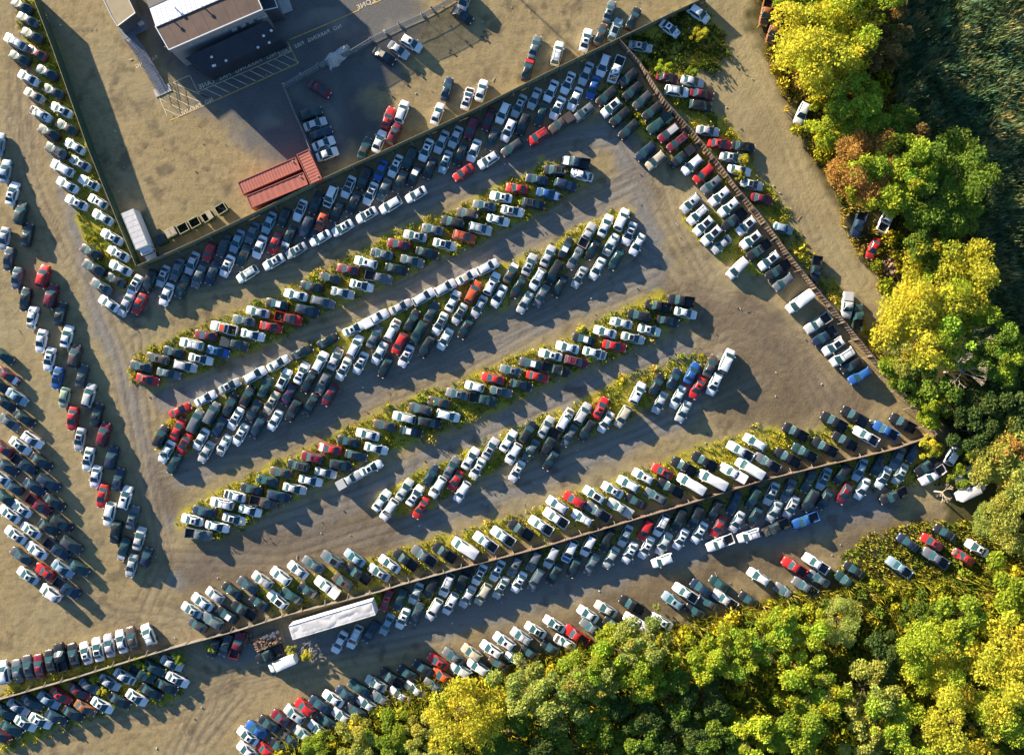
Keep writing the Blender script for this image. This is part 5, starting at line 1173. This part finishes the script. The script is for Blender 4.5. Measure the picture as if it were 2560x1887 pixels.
# reed bed on the right and scrub below
REED=[(2210,-60),(2230,150),(2240,300),(2400,360),(2450,480),(2420,620),(2450,760),(2540,820),(2680,900),(2680,-60)]
Q=inside(REED,int(area(REED)*10),rs); a,b=tufts(rs,Q,2.0,.16,[(.11,.21,.11),(.16,.25,.10),(.22,.26,.10),(.11,.23,.14),(.50,.42,.16)],lean=.35,blades=4); a[:,2]=np.maximum(a[:,2],0)
tag(new_obj('reed_bed',quads_mesh('reed_bed',a,b,TUFT)),kind='stuff')
SCRUB=[(620,1910),(700,1850),(780,1830),(900,1785),(1000,1725),(1130,1695),(1300,1645),(1500,1600),(1640,1580),(1760,1545),(1950,1490),(2120,1455),(2200,1450),(2330,1450),(2460,1430),(2560,1400),(2680,1500),(2680,1960),(620,1960)]
V=[];Cl=[]
Q=inside(SCRUB,int(area(SCRUB)*5.5),rs); a,b=tufts(rs,Q,1.5,.17,[(.11,.13,.02),(.22,.22,.026),(.36,.31,.03),(.16,.2,.02),(.42,.33,.07),(.08,.11,.018)],lean=.75,blades=4); V.append(a);Cl.append(b)
Q0=[(2170,1335),(2300,1300),(2420,1305),(2570,1350),(2620,1430),(2330,1460),(2150,1450),(2060,1440)]
Q=clear(inside(Q0,int(area(Q0)*7),rs),1.9); a,b=tufts(rs,Q,.55,.18,[(.16,.17,.025),(.27,.27,.03),(.38,.32,.05),(.2,.25,.03),(.12,.16,.02)],lean=.9,blades=4); V.append(a);Cl.append(b)
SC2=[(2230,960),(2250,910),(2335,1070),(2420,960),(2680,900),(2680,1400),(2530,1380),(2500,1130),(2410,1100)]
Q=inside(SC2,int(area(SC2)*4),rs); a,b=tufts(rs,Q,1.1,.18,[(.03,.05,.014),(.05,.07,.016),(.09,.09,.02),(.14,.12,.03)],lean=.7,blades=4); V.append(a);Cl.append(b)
EDGE_=[(1890,-60),(1880,60),(1935,200),(1990,330),(2080,480),(2140,640),(2230,760),(2300,760),(2330,560),(2230,250),(2230,-60)]
Q=clear(inside(EDGE_,int(area(EDGE_)*5),rs),2.6); a,b=tufts(rs,Q,.9,.18,[(.26,.21,.03),(.36,.28,.04),(.42,.3,.06),(.14,.16,.02)],lean=.7,blades=4); V.append(a);Cl.append(b)
tag(new_obj('undergrowth',quads_mesh('undergrowth',np.concatenate(V),np.concatenate(Cl),TUFT)),kind='stuff')
# leafy scrub that fills the wood below the trees
V=[];Cl=[]
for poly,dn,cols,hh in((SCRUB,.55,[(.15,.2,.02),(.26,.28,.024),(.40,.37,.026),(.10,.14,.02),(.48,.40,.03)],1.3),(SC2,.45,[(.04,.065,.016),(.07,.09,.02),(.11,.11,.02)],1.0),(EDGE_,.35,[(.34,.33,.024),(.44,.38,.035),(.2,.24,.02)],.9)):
    Q=clear(inside(poly,int(area(poly)*dn*.35),rs),3.0); nn=vnoise(Q[:,0],Q[:,1],9,13)
    for q,z in zip(Q,nn):
        m=90; r=rs.uniform(.7,1.7); d=rs.normal(size=(m,3)); d/=np.linalg.norm(d,axis=1,keepdims=True); d[:,2]=np.abs(d[:,2]); c=np.array([q[0],q[1],hh*.35+z*hh])+d*r*np.array([1,1,.8])*(.6+.4*rs.rand(m,1)); col=np.array(cols[min(len(cols)-1,int(max(0,(z-.25))*2*len(cols)))])*rs.uniform(.75,1.3)
        V.append(leaf_cloud(rs,c,.30,None,.7)); Cl.append(np.clip(col*rs.uniform(.6,1.35,(m,1)),0,.7))
tag(new_obj('leafy_scrub',quads_mesh('leafy_scrub',np.concatenate(V),np.concatenate(Cl),TUFT)),kind='stuff')
# small single bushes that stand apart
B=lambda x,y,r,c,l:T(x,y,r,1.6,c,l,'bushy',.9,'bush','bush','bushes among the parked vehicles')
B(528,1618,11,'lime','bright bush beside the black hatchback left of the trailer')
B(445,1645,15,'yg','leafy bush at the right end of the cars by the lower left fence')
B(238,1700,10,'yellow','yellow bush between maroon and silver sedans near the lower left fence')
B(256,1726,11,'yellow','yellow bush in front of the silver sedan near the lower left fence')
B(350,1655,13,'lime','lime bush behind the green pickup below the lower left fence')
B(369,1677,11,'yellow','yellow bush touching the dark teal sedan below the lower left fence')
B(942,1496,13,'lime','bright bush left of the red sedan above the trailer end')
B(1367,1374,13,'green','green bush squeezed behind the grey SUV under the rusty fence')
B(1745,82,20,'yellow','yellow flowering bush among the overgrown wrecks at the top')
B(1855,400,14,'yellow','yellow bush in front of the silver sedan outside the right fence')
B(1848,437,12,'yellow','yellow bush beside the white sedan outside the right fence')
B(1642,1517,9,'pale','star shaped pale plant beside the black cars at the lower woods')
B(770,1637,14,'yellow','yellow bush by the frame heap under the trailer')
B(728,1625,12,'olive','straw bush at the left end of the trailer')
B(1658,170,16,'lime','lime bush above the maroon sedan outside the right fence')
B(1725,180,14,'yg','low bush above the silver sedan outside the right fence')
# ---------------------------------------------------------------- camera and daylight
cam=bpy.data.cameras.new('camera'); co=new_obj('camera',cam); co.location=(0,0,HC); co.rotation_euler=(0,0,0)
cam.sensor_fit='HORIZONTAL'; cam.sensor_width=36; cam.lens=36*HC/(2560/PPM); cam.clip_end=4000; cam.clip_start=1
sc.camera=co
SUN_EL=R(11.7); SH=R(-43)     # shadows fall towards the lower right
d=Vector((math.cos(SH)*math.cos(SUN_EL),math.sin(SH)*math.cos(SUN_EL),-math.sin(SUN_EL)))
sl=bpy.data.lights.new('sun','SUN'); sl.energy=5.0; sl.angle=R(.55); sl.color=(1,.84,.63); so=new_obj('sun',sl); so.rotation_euler=d.to_track_quat('-Z','Y').to_euler(); so.location=(-80,70,90)
w=bpy.data.worlds.new('World'); sc.world=w; w.use_nodes=True; n=w.node_tree.nodes; L=w.node_tree.links
sk=n.new('ShaderNodeTexSky'); sk.sky_type='NISHITA'; sk.sun_disc=False; sk.sun_elevation=SUN_EL
s=-d; sk.sun_rotation=math.atan2(s.x,s.y); sk.air_density=1.0; sk.dust_density=.6; sk.ozone_density=4.0
L.new(sk.outputs[0],n['Background'].inputs[0]); n['Background'].inputs[1].default_value=.066
sc.view_settings.view_transform='Standard'; sc.view_settings.look='None'; sc.view_settings.exposure=1.92; sc.view_settings.gamma=1
sc.cycles.max_bounces=6; sc.cycles.diffuse_bounces=3; sc.cycles.glossy_bounces=3; sc.cycles.transparent_max_bounces=8
